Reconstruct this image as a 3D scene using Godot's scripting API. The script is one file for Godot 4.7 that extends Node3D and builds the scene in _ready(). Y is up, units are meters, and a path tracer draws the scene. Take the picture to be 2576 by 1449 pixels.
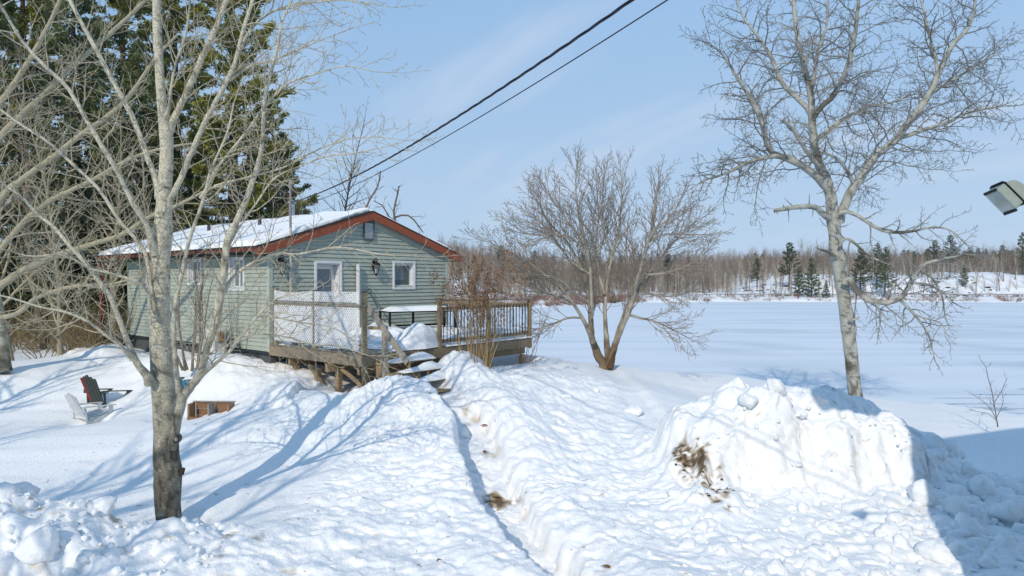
extends Node3D
# A green cabin with a deck on a snowed-in lake shore, late winter afternoon. y up, metres; the lake's ice is y = 0.

const EYE := 5.2      # eye height above the ice
const F := 1700.0     # focal length for a 2576 wide picture
var rng := RandomNumberGenerator.new()
var M := {}
var names := {}
var noise_a := FastNoiseLite.new()
var noise_b := FastNoiseLite.new()
var noise_c := FastNoiseLite.new()
var noise_w := FastNoiseLite.new()

# ---------------------------------------------------------------- mesh collecting
class B:
	var v := PackedVector3Array()
	var n := PackedVector3Array()
	var c := PackedColorArray()
	var uv := PackedVector2Array()
	var i := PackedInt32Array()

	func tri(a: Vector3, b: Vector3, d: Vector3, col: Color) -> void:   # counter-clockwise as seen from outside
		var nn := (b - a).cross(d - a).normalized()
		var k := v.size()
		v.append(a); v.append(b); v.append(d)
		for q in 3:
			n.append(nn); c.append(col); uv.append(Vector2.ZERO)
		i.append(k); i.append(k + 2); i.append(k + 1)

	func quad(a: Vector3, b: Vector3, d: Vector3, e: Vector3, col: Color) -> void:
		var nn := (b - a).cross(e - a)
		if nn.length_squared() < 1e-14:
			nn = (d - b).cross(e - b)
		nn = nn.normalized()
		var k := v.size()
		v.append(a); v.append(b); v.append(d); v.append(e)
		uv.append(Vector2(0, 0)); uv.append(Vector2(1, 0)); uv.append(Vector2(1, 1)); uv.append(Vector2(0, 1))
		for q in 4:
			n.append(nn); c.append(col)
		i.append(k); i.append(k + 2); i.append(k + 1); i.append(k); i.append(k + 3); i.append(k + 2)

	# a box with chamfered edges; t places its centre
	func box(t: Transform3D, s: Vector3, col: Color, ch := 0.0) -> void:
		var h := s * 0.5
		if ch <= 0.0:
			var p := []
			for q in 8:
				p.append(t * Vector3(h.x if q & 1 else -h.x, h.y if q & 2 else -h.y, h.z if q & 4 else -h.z))
			quad(p[4], p[5], p[7], p[6], col); quad(p[1], p[0], p[2], p[3], col)
			quad(p[5], p[1], p[3], p[7], col); quad(p[0], p[4], p[6], p[2], col)
			quad(p[6], p[7], p[3], p[2], col); quad(p[0], p[1], p[5], p[4], col)
			return
		ch = minf(ch, minf(h.x, minf(h.y, h.z)) * 0.8)
		var pt := func(sx: float, sy: float, sz: float, ax: int) -> Vector3:
			var q := Vector3(sx * (h.x - ch), sy * (h.y - ch), sz * (h.z - ch))
			q[ax] = [sx * h.x, sy * h.y, sz * h.z][ax]
			return t * q
		for s1 in [-1.0, 1.0]:
			var fx := [pt.call(s1, -1.0, -1.0, 0), pt.call(s1, 1.0, -1.0, 0), pt.call(s1, 1.0, 1.0, 0), pt.call(s1, -1.0, 1.0, 0)]
			var fy := [pt.call(-1.0, s1, -1.0, 1), pt.call(-1.0, s1, 1.0, 1), pt.call(1.0, s1, 1.0, 1), pt.call(1.0, s1, -1.0, 1)]
			var fz := [pt.call(-1.0, -1.0, s1, 2), pt.call(1.0, -1.0, s1, 2), pt.call(1.0, 1.0, s1, 2), pt.call(-1.0, 1.0, s1, 2)]
			for f in [fx, fy, fz]:
				if s1 > 0: quad(f[0], f[1], f[2], f[3], col)
				else: quad(f[3], f[2], f[1], f[0], col)
			for s2 in [-1.0, 1.0]:
				var e := [pt.call(s1, s2, -1.0, 0), pt.call(s1, s2, 1.0, 0), pt.call(s1, s2, 1.0, 1), pt.call(s1, s2, -1.0, 1)]
				var g := [pt.call(s1, -1.0, s2, 2), pt.call(s1, 1.0, s2, 2), pt.call(s1, 1.0, s2, 0), pt.call(s1, -1.0, s2, 0)]
				var k := [pt.call(-1.0, s1, s2, 1), pt.call(1.0, s1, s2, 1), pt.call(1.0, s1, s2, 2), pt.call(-1.0, s1, s2, 2)]
				for f in [e, g, k]:
					var mid: Vector3 = (f[0] + f[2]) * 0.5 - t.origin
					if (f[1] - f[0]).cross(f[3] - f[0]).dot(mid) > 0: quad(f[0], f[1], f[2], f[3], col)
					else: quad(f[3], f[2], f[1], f[0], col)
				for s3 in [-1.0, 1.0]:
					var a: Vector3 = pt.call(s1, s2, s3, 0)
					var b: Vector3 = pt.call(s1, s2, s3, 1)
					var d: Vector3 = pt.call(s1, s2, s3, 2)
					if (b - a).cross(d - a).dot(a - t.origin) > 0: tri(a, b, d, col)
					else: tri(a, d, b, col)

	func bx(lo: Vector3, hi: Vector3, col: Color, ch := 0.0) -> void:
		box(Transform3D(Basis(), (lo + hi) * 0.5), (hi - lo).abs(), col, ch)

	# a straight timber from p to q, w wide (sideways), h high
	func beam(p: Vector3, q: Vector3, w: float, h: float, col: Color, ch := 0.004) -> void:
		var x := (q - p).normalized()
		var up := Vector3.UP if absf(x.y) < 0.95 else Vector3(0, 0, 1)
		var z := x.cross(up).normalized()
		box(Transform3D(Basis(x, z.cross(x), z), (p + q) * 0.5), Vector3((q - p).length(), h, w), col, ch)

	# a flat outline in xy pulled from z0 to z1 (outline counter-clockwise seen from +z)
	func prism(poly: PackedVector2Array, z0: float, z1: float, col: Color) -> void:
		var t := Geometry2D.triangulate_polygon(poly)
		for q in range(0, t.size(), 3):
			var a := poly[t[q]]
			var b := poly[t[q + 1]]
			var d := poly[t[q + 2]]
			if (b - a).cross(d - a) < 0:
				var w := b; b = d; d = w
			tri(Vector3(a.x, a.y, z1), Vector3(b.x, b.y, z1), Vector3(d.x, d.y, z1), col)
			tri(Vector3(a.x, a.y, z0), Vector3(d.x, d.y, z0), Vector3(b.x, b.y, z0), col)
		for q in poly.size():
			var a := poly[q]
			var b := poly[(q + 1) % poly.size()]
			quad(Vector3(a.x, a.y, z0), Vector3(b.x, b.y, z0), Vector3(b.x, b.y, z1), Vector3(a.x, a.y, z1), col)

	# a round limb through pts with a radius at each; ends closed by a point
	func tube(pts: PackedVector3Array, rad: PackedFloat32Array, sides: int, c0: Color, c1: Color, closed := true) -> void:
		var m := pts.size()
		var t := (pts[1] - pts[0]).normalized()
		var x := t.cross(Vector3(0.31, 0.17, 0.93)).normalized()
		var k := v.size()
		var along := 0.0
		for j in m:
			if j > 0:
				along += pts[j].distance_to(pts[j - 1])
				t = (pts[mini(j + 1, m - 1)] - pts[j - 1]).normalized()
				x = (x - t * x.dot(t)).normalized()
			var y := t.cross(x)
			var col := c0.lerp(c1, float(j) / (m - 1))
			for s in sides:
				var a := TAU * s / sides
				var d := x * cos(a) + y * sin(a)
				v.append(pts[j] + d * rad[j]); n.append(d); c.append(col); uv.append(Vector2(float(s) / sides, along))
		for j in m - 1:
			for s in sides:
				var a := k + j * sides + s
				var b := k + j * sides + (s + 1) % sides
				i.append(a); i.append(a + sides); i.append(b)
				i.append(b); i.append(a + sides); i.append(b + sides)
		if closed and sides > 3:
			for e in 2:
				var at := 0 if e == 0 else m - 1
				var dir := (pts[0] - pts[1] if e == 0 else pts[m - 1] - pts[m - 2]).normalized()
				var q := v.size()
				v.append(pts[at] + dir * rad[at] * 0.15); n.append(dir); c.append(c0 if e == 0 else c1); uv.append(Vector2(0.5, 0))
				for s in sides:
					var a := k + at * sides + s
					var b := k + at * sides + (s + 1) % sides
					i.append(q)
					if e == 0:
						i.append(a); i.append(b)
					else:
						i.append(b); i.append(a)

	func rod(p: Vector3, q: Vector3, r: float, sides: int, col: Color) -> void:
		tube(PackedVector3Array([p, q]), PackedFloat32Array([r, r]), sides, col, col)

	# a turned shape about +y through o: profile points (radius, height)
	func lathe(o: Vector3, prof: PackedVector2Array, sides: int, col: Color, bas := Basis()) -> void:
		for j in prof.size() - 1:
			for s in sides:
				var a := TAU * s / sides
				var b := TAU * (s + 1) / sides
				var da := Vector3(cos(a), 0, sin(a))
				var db := Vector3(cos(b), 0, sin(b))
				quad(o + bas * (da * prof[j].x + Vector3.UP * prof[j].y), o + bas * (da * prof[j + 1].x + Vector3.UP * prof[j + 1].y), o + bas * (db * prof[j + 1].x + Vector3.UP * prof[j + 1].y), o + bas * (db * prof[j].x + Vector3.UP * prof[j].y), col)

	# a grid of w x h points given row by row
	func sheet(p: PackedVector3Array, w: int, cols: PackedColorArray) -> void:
		var h := p.size() / w
		var k := v.size()
		for r in h:
			for s in w:
				var q := r * w + s
				var dx := p[q + (1 if s < w - 1 else 0)] - p[q - (1 if s > 0 else 0)]
				var dy := p[q + (w if r < h - 1 else 0)] - p[q - (w if r > 0 else 0)]
				n.append(dx.cross(dy).normalized())
		v.append_array(p)
		c.append_array(cols)
		for q in p.size():
			uv.append(Vector2(p[q].x, p[q].z))
		for r in h - 1:
			for s in w - 1:
				var a := k + r * w + s
				i.append(a); i.append(a + w); i.append(a + 1)
				i.append(a + 1); i.append(a + w); i.append(a + w + 1)

	func mesh() -> ArrayMesh:
		var m := ArrayMesh.new()
		if v.is_empty():
			return m
		var a := []
		a.resize(Mesh.ARRAY_MAX)
		a[Mesh.ARRAY_VERTEX] = v
		a[Mesh.ARRAY_NORMAL] = n
		a[Mesh.ARRAY_COLOR] = c
		a[Mesh.ARRAY_TEX_UV] = uv
		a[Mesh.ARRAY_INDEX] = i
		m.add_surface_from_arrays(Mesh.PRIMITIVE_TRIANGLES, a)
		return m

# ---------------------------------------------------------------- naming
func numbered(called: String) -> String:
	if not names.has(called):
		names[called] = 0
		return called
	names[called] += 1
	return "%s_%03d" % [called, names[called]]

func tag(o: Node3D, label: String, category: String, group := "", kind := "") -> Node3D:
	o.set_meta("label", label)
	if category: o.set_meta("category", category)
	if group: o.set_meta("group", group)
	if kind: o.set_meta("kind", kind)
	return o

func obj(called: String, b, mat: Material, parent: Node3D = self) -> MeshInstance3D:
	var o := MeshInstance3D.new()
	if parent == self:
		o.name = numbered(called)
	else:
		var k := 0
		for ch in parent.get_children():
			var nm := String(ch.name)
			if nm == called or nm.begins_with(called + "_") and nm.substr(called.length() + 1).is_valid_int(): k += 1
		o.name = called if k == 0 else "%s_%03d" % [called, k]
	o.mesh = b.mesh() if b is B else b
	o.material_override = mat
	parent.add_child(o, true)
	return o

func thing(called: String, label: String, category: String, at_ := Vector3.ZERO, turn := 0.0, group := "") -> Node3D:
	var o := Node3D.new()
	o.name = numbered(called)
	add_child(o, true)
	o.position = at_
	o.rotation.y = turn
	tag(o, label, category, group)
	return o

func copy(src: Node3D, label: String, t: Transform3D) -> Node3D:
	var o: Node3D = src.duplicate()
	var base := String(src.name)
	if base.length() > 4 and base[-4] == "_" and base.right(3).is_valid_int(): base = base.left(-4)
	o.name = numbered(base)
	add_child(o, true)
	o.transform = t
	o.set_meta("label", label)
	return o

# the point that lies d metres ahead where a 2576 x 1449 picture of the place shows (u, v)
func at(u: float, v: float, d: float) -> Vector3:
	return Vector3((u - 1288.0) / F * d, EYE + (706.0 - v) / F * d, -d)

func rnd(a: float, b: float) -> float:
	return rng.randf_range(a, b)

func rndv() -> Vector3:
	return Vector3(rng.randf_range(-1, 1), rng.randf_range(-1, 1), rng.randf_range(-1, 1))

func lin(r: float, g: float, b: float) -> Color:   # a material's linear base colour as the sRGB colour that albedo_color wants
	return Color(r, g, b).linear_to_srgb()

# ---------------------------------------------------------------- materials
func noise_tex(freq: float, lo: Color, hi: Color, seed_: int, octaves := 4, size := 512, kind := FastNoiseLite.TYPE_SIMPLEX_SMOOTH, mid := 0.5) -> NoiseTexture2D:
	var nz := FastNoiseLite.new()
	nz.noise_type = kind
	nz.frequency = freq
	nz.seed = seed_
	nz.fractal_octaves = octaves
	var g := Gradient.new()
	g.set_color(0, lo); g.set_color(1, hi)
	g.set_offset(0, maxf(0.0, mid - 0.3)); g.set_offset(1, minf(1.0, mid + 0.3))
	var t := NoiseTexture2D.new()
	t.width = size; t.height = size
	t.seamless = true
	t.noise = nz
	t.color_ramp = g
	return t

func normal_tex(freq: float, strength: float, seed_: int, octaves := 4, kind := FastNoiseLite.TYPE_SIMPLEX_SMOOTH) -> NoiseTexture2D:
	var nz := FastNoiseLite.new()
	nz.noise_type = kind
	nz.frequency = freq
	nz.seed = seed_
	nz.fractal_octaves = octaves
	var t := NoiseTexture2D.new()
	t.width = 512; t.height = 512
	t.seamless = true
	t.as_normal_map = true
	t.bump_strength = strength
	t.noise = nz
	return t

func mat(called: String, col: Color, rough: float, tex: Texture2D = null, nrm: Texture2D = null, scale := Vector3.ONE, vc := true, metal := 0.0) -> StandardMaterial3D:
	var m := StandardMaterial3D.new()
	m.resource_name = called
	m.albedo_color = col
	m.roughness = rough
	m.metallic = metal
	m.metallic_specular = 0.35
	m.vertex_color_use_as_albedo = vc
	m.uv1_triplanar = true
	m.uv1_world_triplanar = true
	m.uv1_scale = scale
	if tex: m.albedo_texture = tex
	if nrm:
		m.normal_enabled = true
		m.normal_texture = nrm
	M[called] = m
	return m

func make_materials() -> void:
	var gl := func(a: float, b: float, sd: int, f: float, mid := 0.5) -> NoiseTexture2D:
		return noise_tex(f, Color(a, a, a), Color(b, b, b), sd, 5, 512, FastNoiseLite.TYPE_SIMPLEX_SMOOTH, mid)
	var s := mat("snow", lin(0.90, 0.915, 0.93), 0.75, gl.call(0.97, 1.0, 3, 0.02), normal_tex(0.035, 5.0, 11, 5), Vector3.ONE * 0.9)
	s.normal_scale = 0.8
	s.metallic_specular = 0.25
	var sf := mat("far_snow", lin(0.88, 0.90, 0.93), 0.8, gl.call(0.93, 1.0, 5, 0.006), null, Vector3(0.02, 0.02, 0.02))
	sf.metallic_specular = 0.2
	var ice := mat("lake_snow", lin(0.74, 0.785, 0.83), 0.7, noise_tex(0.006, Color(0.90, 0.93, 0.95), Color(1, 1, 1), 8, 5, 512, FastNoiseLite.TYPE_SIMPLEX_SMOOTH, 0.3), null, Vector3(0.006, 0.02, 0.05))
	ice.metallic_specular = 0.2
	mat("bark", Color.WHITE, 0.85, gl.call(0.78, 1.0, 21, 0.03), normal_tex(0.05, 9.0, 22, 4), Vector3.ONE * 1.4)
	mat("twig", Color.WHITE, 0.8)
	mat("wood", Color.WHITE, 0.8, gl.call(0.68, 1.0, 31, 0.02), normal_tex(0.06, 4.0, 32), Vector3(1.3, 4.0, 1.3))
	mat("paint", Color.WHITE, 0.55, gl.call(0.90, 1.0, 41, 0.02), null, Vector3.ONE * 0.8)
	mat("siding", Color.WHITE, 0.5, gl.call(0.93, 1.0, 43, 0.012), null, Vector3(0.5, 0.5, 0.5))
	mat("shingle", Color.WHITE, 0.9, gl.call(0.5, 1.0, 51, 0.1), null, Vector3.ONE * 3.0)
	mat("plastic", Color.WHITE, 0.4, gl.call(0.92, 1.0, 53, 0.02), null, Vector3.ONE)
	mat("iron", lin(0.02, 0.02, 0.024), 0.45, null, null, Vector3.ONE, false, 0.3)
	mat("steel", lin(0.55, 0.57, 0.6), 0.35, gl.call(0.8, 1.0, 55, 0.03), null, Vector3.ONE * 3.0, false, 0.8)
	mat("grey_metal", lin(0.34, 0.40, 0.38), 0.45, gl.call(0.93, 1.0, 56, 0.02), null, Vector3.ONE * 2.0, false, 0.1)
	mat("dark", lin(0.025, 0.023, 0.022), 0.9, null, null, Vector3.ONE, false)
	mat("rock", Color.WHITE, 0.9, gl.call(0.5, 1.0, 57, 0.03), normal_tex(0.04, 8.0, 58), Vector3.ONE * 0.5)
	var nd := mat("needles", Color.WHITE, 0.7)
	nd.backlight_enabled = true
	nd.backlight = Color(0.7, 0.75, 0.4)
	var dl := mat("dry_leaf", Color.WHITE, 0.8)
	dl.backlight_enabled = true
	dl.backlight = Color(0.3, 0.2, 0.1)
	var g := StandardMaterial3D.new()
	g.resource_name = "glass"
	g.albedo_color = Color(0.75, 0.82, 0.85, 0.12)
	g.roughness = 0.04
	g.transparency = BaseMaterial3D.TRANSPARENCY_ALPHA
	M["glass"] = g

# ---------------------------------------------------------------- branching
# p: twig habit. sp = spacing of side shoots, ratio = their length to the parent's, ang = angle off the parent, up = pull towards the sky, wig = crookedness, lv = last level
func smooth_path(pts: Array, step: float) -> PackedVector3Array:
	var cv := Curve3D.new()
	for k in pts.size():
		var a: Vector3 = pts[maxi(k - 1, 0)]
		var b: Vector3 = pts[mini(k + 1, pts.size() - 1)]
		var tg := (b - a) / 6.0
		cv.add_point(pts[k], -tg, tg)
	var out := PackedVector3Array()
	var len_ := cv.get_baked_length()
	var m := maxi(2, int(len_ / step))
	for k in m + 1:
		out.append(cv.sample_baked(len_ * k / m, true))
	return out

func shoots(b: B, path: PackedVector3Array, r0: float, r1: float, level: int, p: Dictionary, from := 0.15, scale := 1.0) -> void:
	if level > p.lv: return
	var total := 0.0
	for k in path.size() - 1: total += path[k].distance_to(path[k + 1])
	var sp: float = p.sp[mini(level, p.sp.size()) - 1]
	var s := total * from + rnd(0, sp)
	var acc := 0.0
	var side := rnd(0, TAU)
	for k in path.size() - 1:
		var seg := path[k].distance_to(path[k + 1])
		while s < acc + seg:
			var f := (s - acc) / seg
			var t := s / total
			var dir := (path[k + 1] - path[k]).normalized()
			var q := path[k].lerp(path[k + 1], f)
			side += 2.4 + rnd(-0.5, 0.5)
			var x := dir.cross(Vector3(0.3, 0.9, 0.2) if absf(dir.y) < 0.9 else Vector3.RIGHT).normalized()
			var y := dir.cross(x)
			var a: float = p.ang * rnd(0.7, 1.3)
			var d := dir * cos(a) + (x * cos(side) + y * sin(side)) * sin(a)
			var ln: float = p.len[mini(level, p.len.size()) - 1] * rnd(0.45, 1.15) * (1.0 - 0.55 * t) * scale
			var r := minf(lerpf(r0, r1, t) * 0.6, p.rad[mini(level, p.rad.size()) - 1])
			grow(b, q, d.normalized(), ln, r, level, p, scale)
			s += sp * rnd(0.5, 1.5)
		acc += seg

func grow(b: B, q: Vector3, d: Vector3, ln: float, r: float, level: int, p: Dictionary, scale := 1.0) -> void:
	var m := maxi(2, int(ceil(ln / p.seg)))
	m = mini(m, 9)
	var path := PackedVector3Array([q])
	var rad := PackedFloat32Array([r])
	for k in m:
		d = (d + rndv() * p.wig + Vector3.UP * p.up).normalized()
		q += d * ln / m
		path.append(q)
		rad.append(maxf(r * (1.0 - 0.8 * (k + 1.0) / m), p.tip))
	b.tube(path, rad, 5 if r > 0.02 else 3, p.c0, p.c1 if level >= p.lv else p.c0.lerp(p.c1, 0.4), r > 0.02)
	if p.has("bud") and level >= p.lv:
		p.bud.call(b, q, d)
	if ln > 0.12:
		shoots(b, path, r, p.tip, level + 1, p, 0.2, scale * clampf(ln / p.len[mini(level, p.len.size()) - 1], 0.4, 1.1))

# a limb traced through picture points [u, v, radius in picture pixels] at depth d, bending by bow metres towards (+) or away
func limb(b: B, px: Array, d0: float, d1: float, step: float, sides: int, c0: Color, c1: Color) -> Array:
	var pts := []
	var m := px.size()
	for k in m:
		pts.append(at(px[k][0], px[k][1], lerpf(d0, d1, float(k) / (m - 1))))
	var path := smooth_path(pts, step)
	var rad := PackedFloat32Array()
	for k in path.size():
		var f := float(k) / (path.size() - 1) * (m - 1)
		var j := mini(int(f), m - 2)
		rad.append(lerpf(px[j][2], px[j + 1][2], f - j) / F * lerpf(d0, d1, f / (m - 1)))
	for k in range(1, path.size() - 1):
		path[k] += rndv() * rad[k] * 0.12
	b.tube(path, rad, sides, c0, c1)
	return [path, rad]

# a trunk with lumpy sides and bark colours by place; bark(pos, angle, along) -> Color
func trunk(b: B, path: PackedVector3Array, rad: PackedFloat32Array, sides: int, lump: float, bark: Callable) -> void:
	var m := path.size()
	var k0 := b.v.size()
	var t := (path[1] - path[0]).normalized()
	var x := t.cross(Vector3(0, 0, 1)).normalized()
	var along := 0.0
	for j in m:
		if j > 0: along += path[j].distance_to(path[j - 1])
		t = (path[mini(j + 1, m - 1)] - path[maxi(j - 1, 0)]).normalized()
		x = (x - t * x.dot(t)).normalized()
		var y := t.cross(x)
		for s in sides + 1:
			var a := TAU * (s % sides) / sides
			var d := x * cos(a) + y * sin(a)
			var q := path[j] + d * rad[j]
			var e := noise_a.get_noise_3d(q.x * 22, q.y * 7, q.z * 22) * lump + noise_a.get_noise_3d(q.x * 5, q.y * 4, q.z * 5) * lump * 2.2
			b.v.append(q + d * rad[j] * e)
			b.n.append(d); b.c.append(bark.call(q, a, along)); b.uv.append(Vector2(float(s) / sides, along))
	var w := sides + 1
	for j in m - 1:
		for s in sides:
			var a := k0 + j * w + s
			b.i.append(a); b.i.append(a + w); b.i.append(a + 1)
			b.i.append(a + 1); b.i.append(a + w); b.i.append(a + w + 1)
	# true normals
	for j in m:
		for s in w:
			var a := k0 + j * w + s
			var l := k0 + j * w + (s - 1 if s > 0 else sides - 1)
			var r := k0 + j * w + (s + 1 if s < sides else 1)
			var up := b.v[k0 + mini(j + 1, m - 1) * w + s] - b.v[k0 + maxi(j - 1, 0) * w + s]
			b.n[a] = (b.v[r] - b.v[l]).cross(up).normalized()

# ---------------------------------------------------------------- ground
var ctrl := PackedVector3Array()
var coarse := PackedFloat32Array()
const CX0 := -64.0
const CD0 := -12.0
const CS := 0.6
const CW := 200
const CH := 110
var path_pts := PackedVector3Array()

func ground_setup() -> void:
	for q in [[10, 915, 19], [330, 872, 22], [500, 888, 19], [600, 884, 17.6], [640, 892, 17.2], [100, 905, 23], [200, 862, 27], [-300, 880, 24], [-300, 1080, 15],
			[0, 1080, 15], [225, 1064, 15.5], [470, 1046, 15], [570, 1046, 15], [700, 1000, 14.5], [860, 962, 14.4], [760, 925, 16], [985, 945, 13.9],
			[420, 1325, 9.5], [100, 1250, 10.6], [-200, 1250, 10.6], [750, 1200, 11.5], [1040, 1000, 13.3], [900, 1100, 12], [1000, 1200, 10.8],
			[1000, 1400, 8.2], [600, 1440, 7.8], [700, 1300, 9.5], [1150, 1000, 13.5], [1150, 1150, 11.3], [1200, 1300, 9.3], [1300, 1440, 7.7],
			[1300, 930, 16.4], [1240, 960, 15], [1500, 950, 17.2], [1500, 1050, 14], [1500, 1150, 12], [1480, 1250, 10.5], [1500, 1400, 8.5], [1600, 1330, 9.5],
			[1180, 930, 16], [1360, 896, 19.5], [1540, 921, 20], [1700, 962, 19.5], [1800, 1005, 18], [2155, 1003, 19], [2330, 1040, 17.2], [2576, 1108, 14.6], [2900, 1190, 12.4],
			[2450, 1150, 13.5], [2550, 1300, 10], [2500, 1449, 8], [1900, 1250, 10.8], [1900, 1420, 8.3], [2200, 1420, 8.3], [2100, 1120, 14],
			[1000, 905, 17], [1250, 890, 19]]:
		ctrl.append(at(q[0], q[1], q[2]))
	for q in [Vector3(-6, 1.7, -5), Vector3(0, 1.65, -4), Vector3(6, 1.7, -5), Vector3(0, 1.7, 2), Vector3(-12, 1.8, 0), Vector3(12, 1.7, 0), Vector3(-12, 1.9, -9), Vector3(-20, 2.0, -6),
			Vector3(-14, 3.0, -26), Vector3(-22, 3.0, -24), Vector3(-18, 3.1, -34), Vector3(-8, 3.2, -30), Vector3(-30, 3.0, -30), Vector3(-26, 2.6, -14), Vector3(-40, 3.0, -25),
			Vector3(-1, 2.4, -23), Vector3(2, 1.2, -24), Vector3(-4, 2.6, -30), Vector3(0, 1.0, -29)]:
		ctrl.append(q)
	coarse.resize(CW * CH)
	for r in CH:
		for s in CW:
			var x := CX0 + s * CS
			var d := CD0 + r * CS
			var sum := 0.0
			var wt := 0.0
			for q in ctrl:
				var dx := x - q.x
				var dd := d + q.z
				var w := 1.0 / (1e-3 + pow(dx * dx + dd * dd, 1.6))
				sum += w * q.y
				wt += w
			coarse[r * CW + s] = sum / wt
	for pass_ in 2:      # soften the flat spots round the measured points
		var src := coarse.duplicate()
		for r in range(1, CH - 1):
			for s in range(1, CW - 1):
				var k := r * CW + s
				coarse[k] = (src[k] * 2.0 + src[k - 1] + src[k + 1] + src[k - CW] + src[k + CW]) / 6.0
	for q in [[1092, 978, 14.7], [1132, 1004, 14.2], [1160, 1050, 13.7], [1205, 1110, 12.9], [1226, 1200, 11.55], [1252, 1250, 10.95], [1290, 1350, 9.85], [1372, 1449, 8.8], [1480, 1560, 7.7], [1600, 1750, 6.5]]:
		path_pts.append(at(q[0], q[1], q[2]))

func coarse_at(x: float, d: float) -> float:
	var fx := clampf((x - CX0) / CS, 0, CW - 1.01)
	var fd := clampf((d - CD0) / CS, 0, CH - 1.01)
	var ix := int(fx)
	var id := int(fd)
	fx -= ix; fd -= id
	fx = fx * fx * (3 - 2 * fx) * 0.5 + fx * 0.5
	fd = fd * fd * (3 - 2 * fd) * 0.5 + fd * 0.5
	var k := id * CW + ix
	return lerpf(lerpf(coarse[k], coarse[k + 1], fx), lerpf(coarse[k + CW], coarse[k + CW + 1], fx), fd)

func ss(a: float, b: float, t: float) -> float:
	t = clampf((t - a) / (b - a), 0, 1)
	return t * t * (3 - 2 * t)

func curve_at(x: float, pts: Array) -> float:
	if x <= pts[0][0]: return pts[0][1]
	for k in pts.size() - 1:
		if x < pts[k + 1][0]:
			return lerpf(pts[k][1], pts[k + 1][1], (x - pts[k][0]) / (pts[k + 1][0] - pts[k][0]))
	return pts[-1][1]

const PILE := [[2.2, 0.0], [2.55, 0.35], [2.75, 0.75], [3.05, 1.12], [3.4, 1.38], [3.75, 1.5], [4.15, 1.62], [4.5, 1.7], [4.9, 1.62], [5.35, 1.58], [5.75, 1.5], [6.1, 1.35], [6.5, 1.12], [6.8, 0.85], [7.2, 0.55], [7.8, 0.3], [8.8, 0.0]]
const BANK := [[-9.5, 0.75], [-7.2, 0.72], [-6.3, 0.82], [-5.9, 0.62], [-5.2, 0.62], [-4.7, 0.42], [-4.0, 0.25], [-3.0, 0.12], [-1.6, 0.0]]

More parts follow.
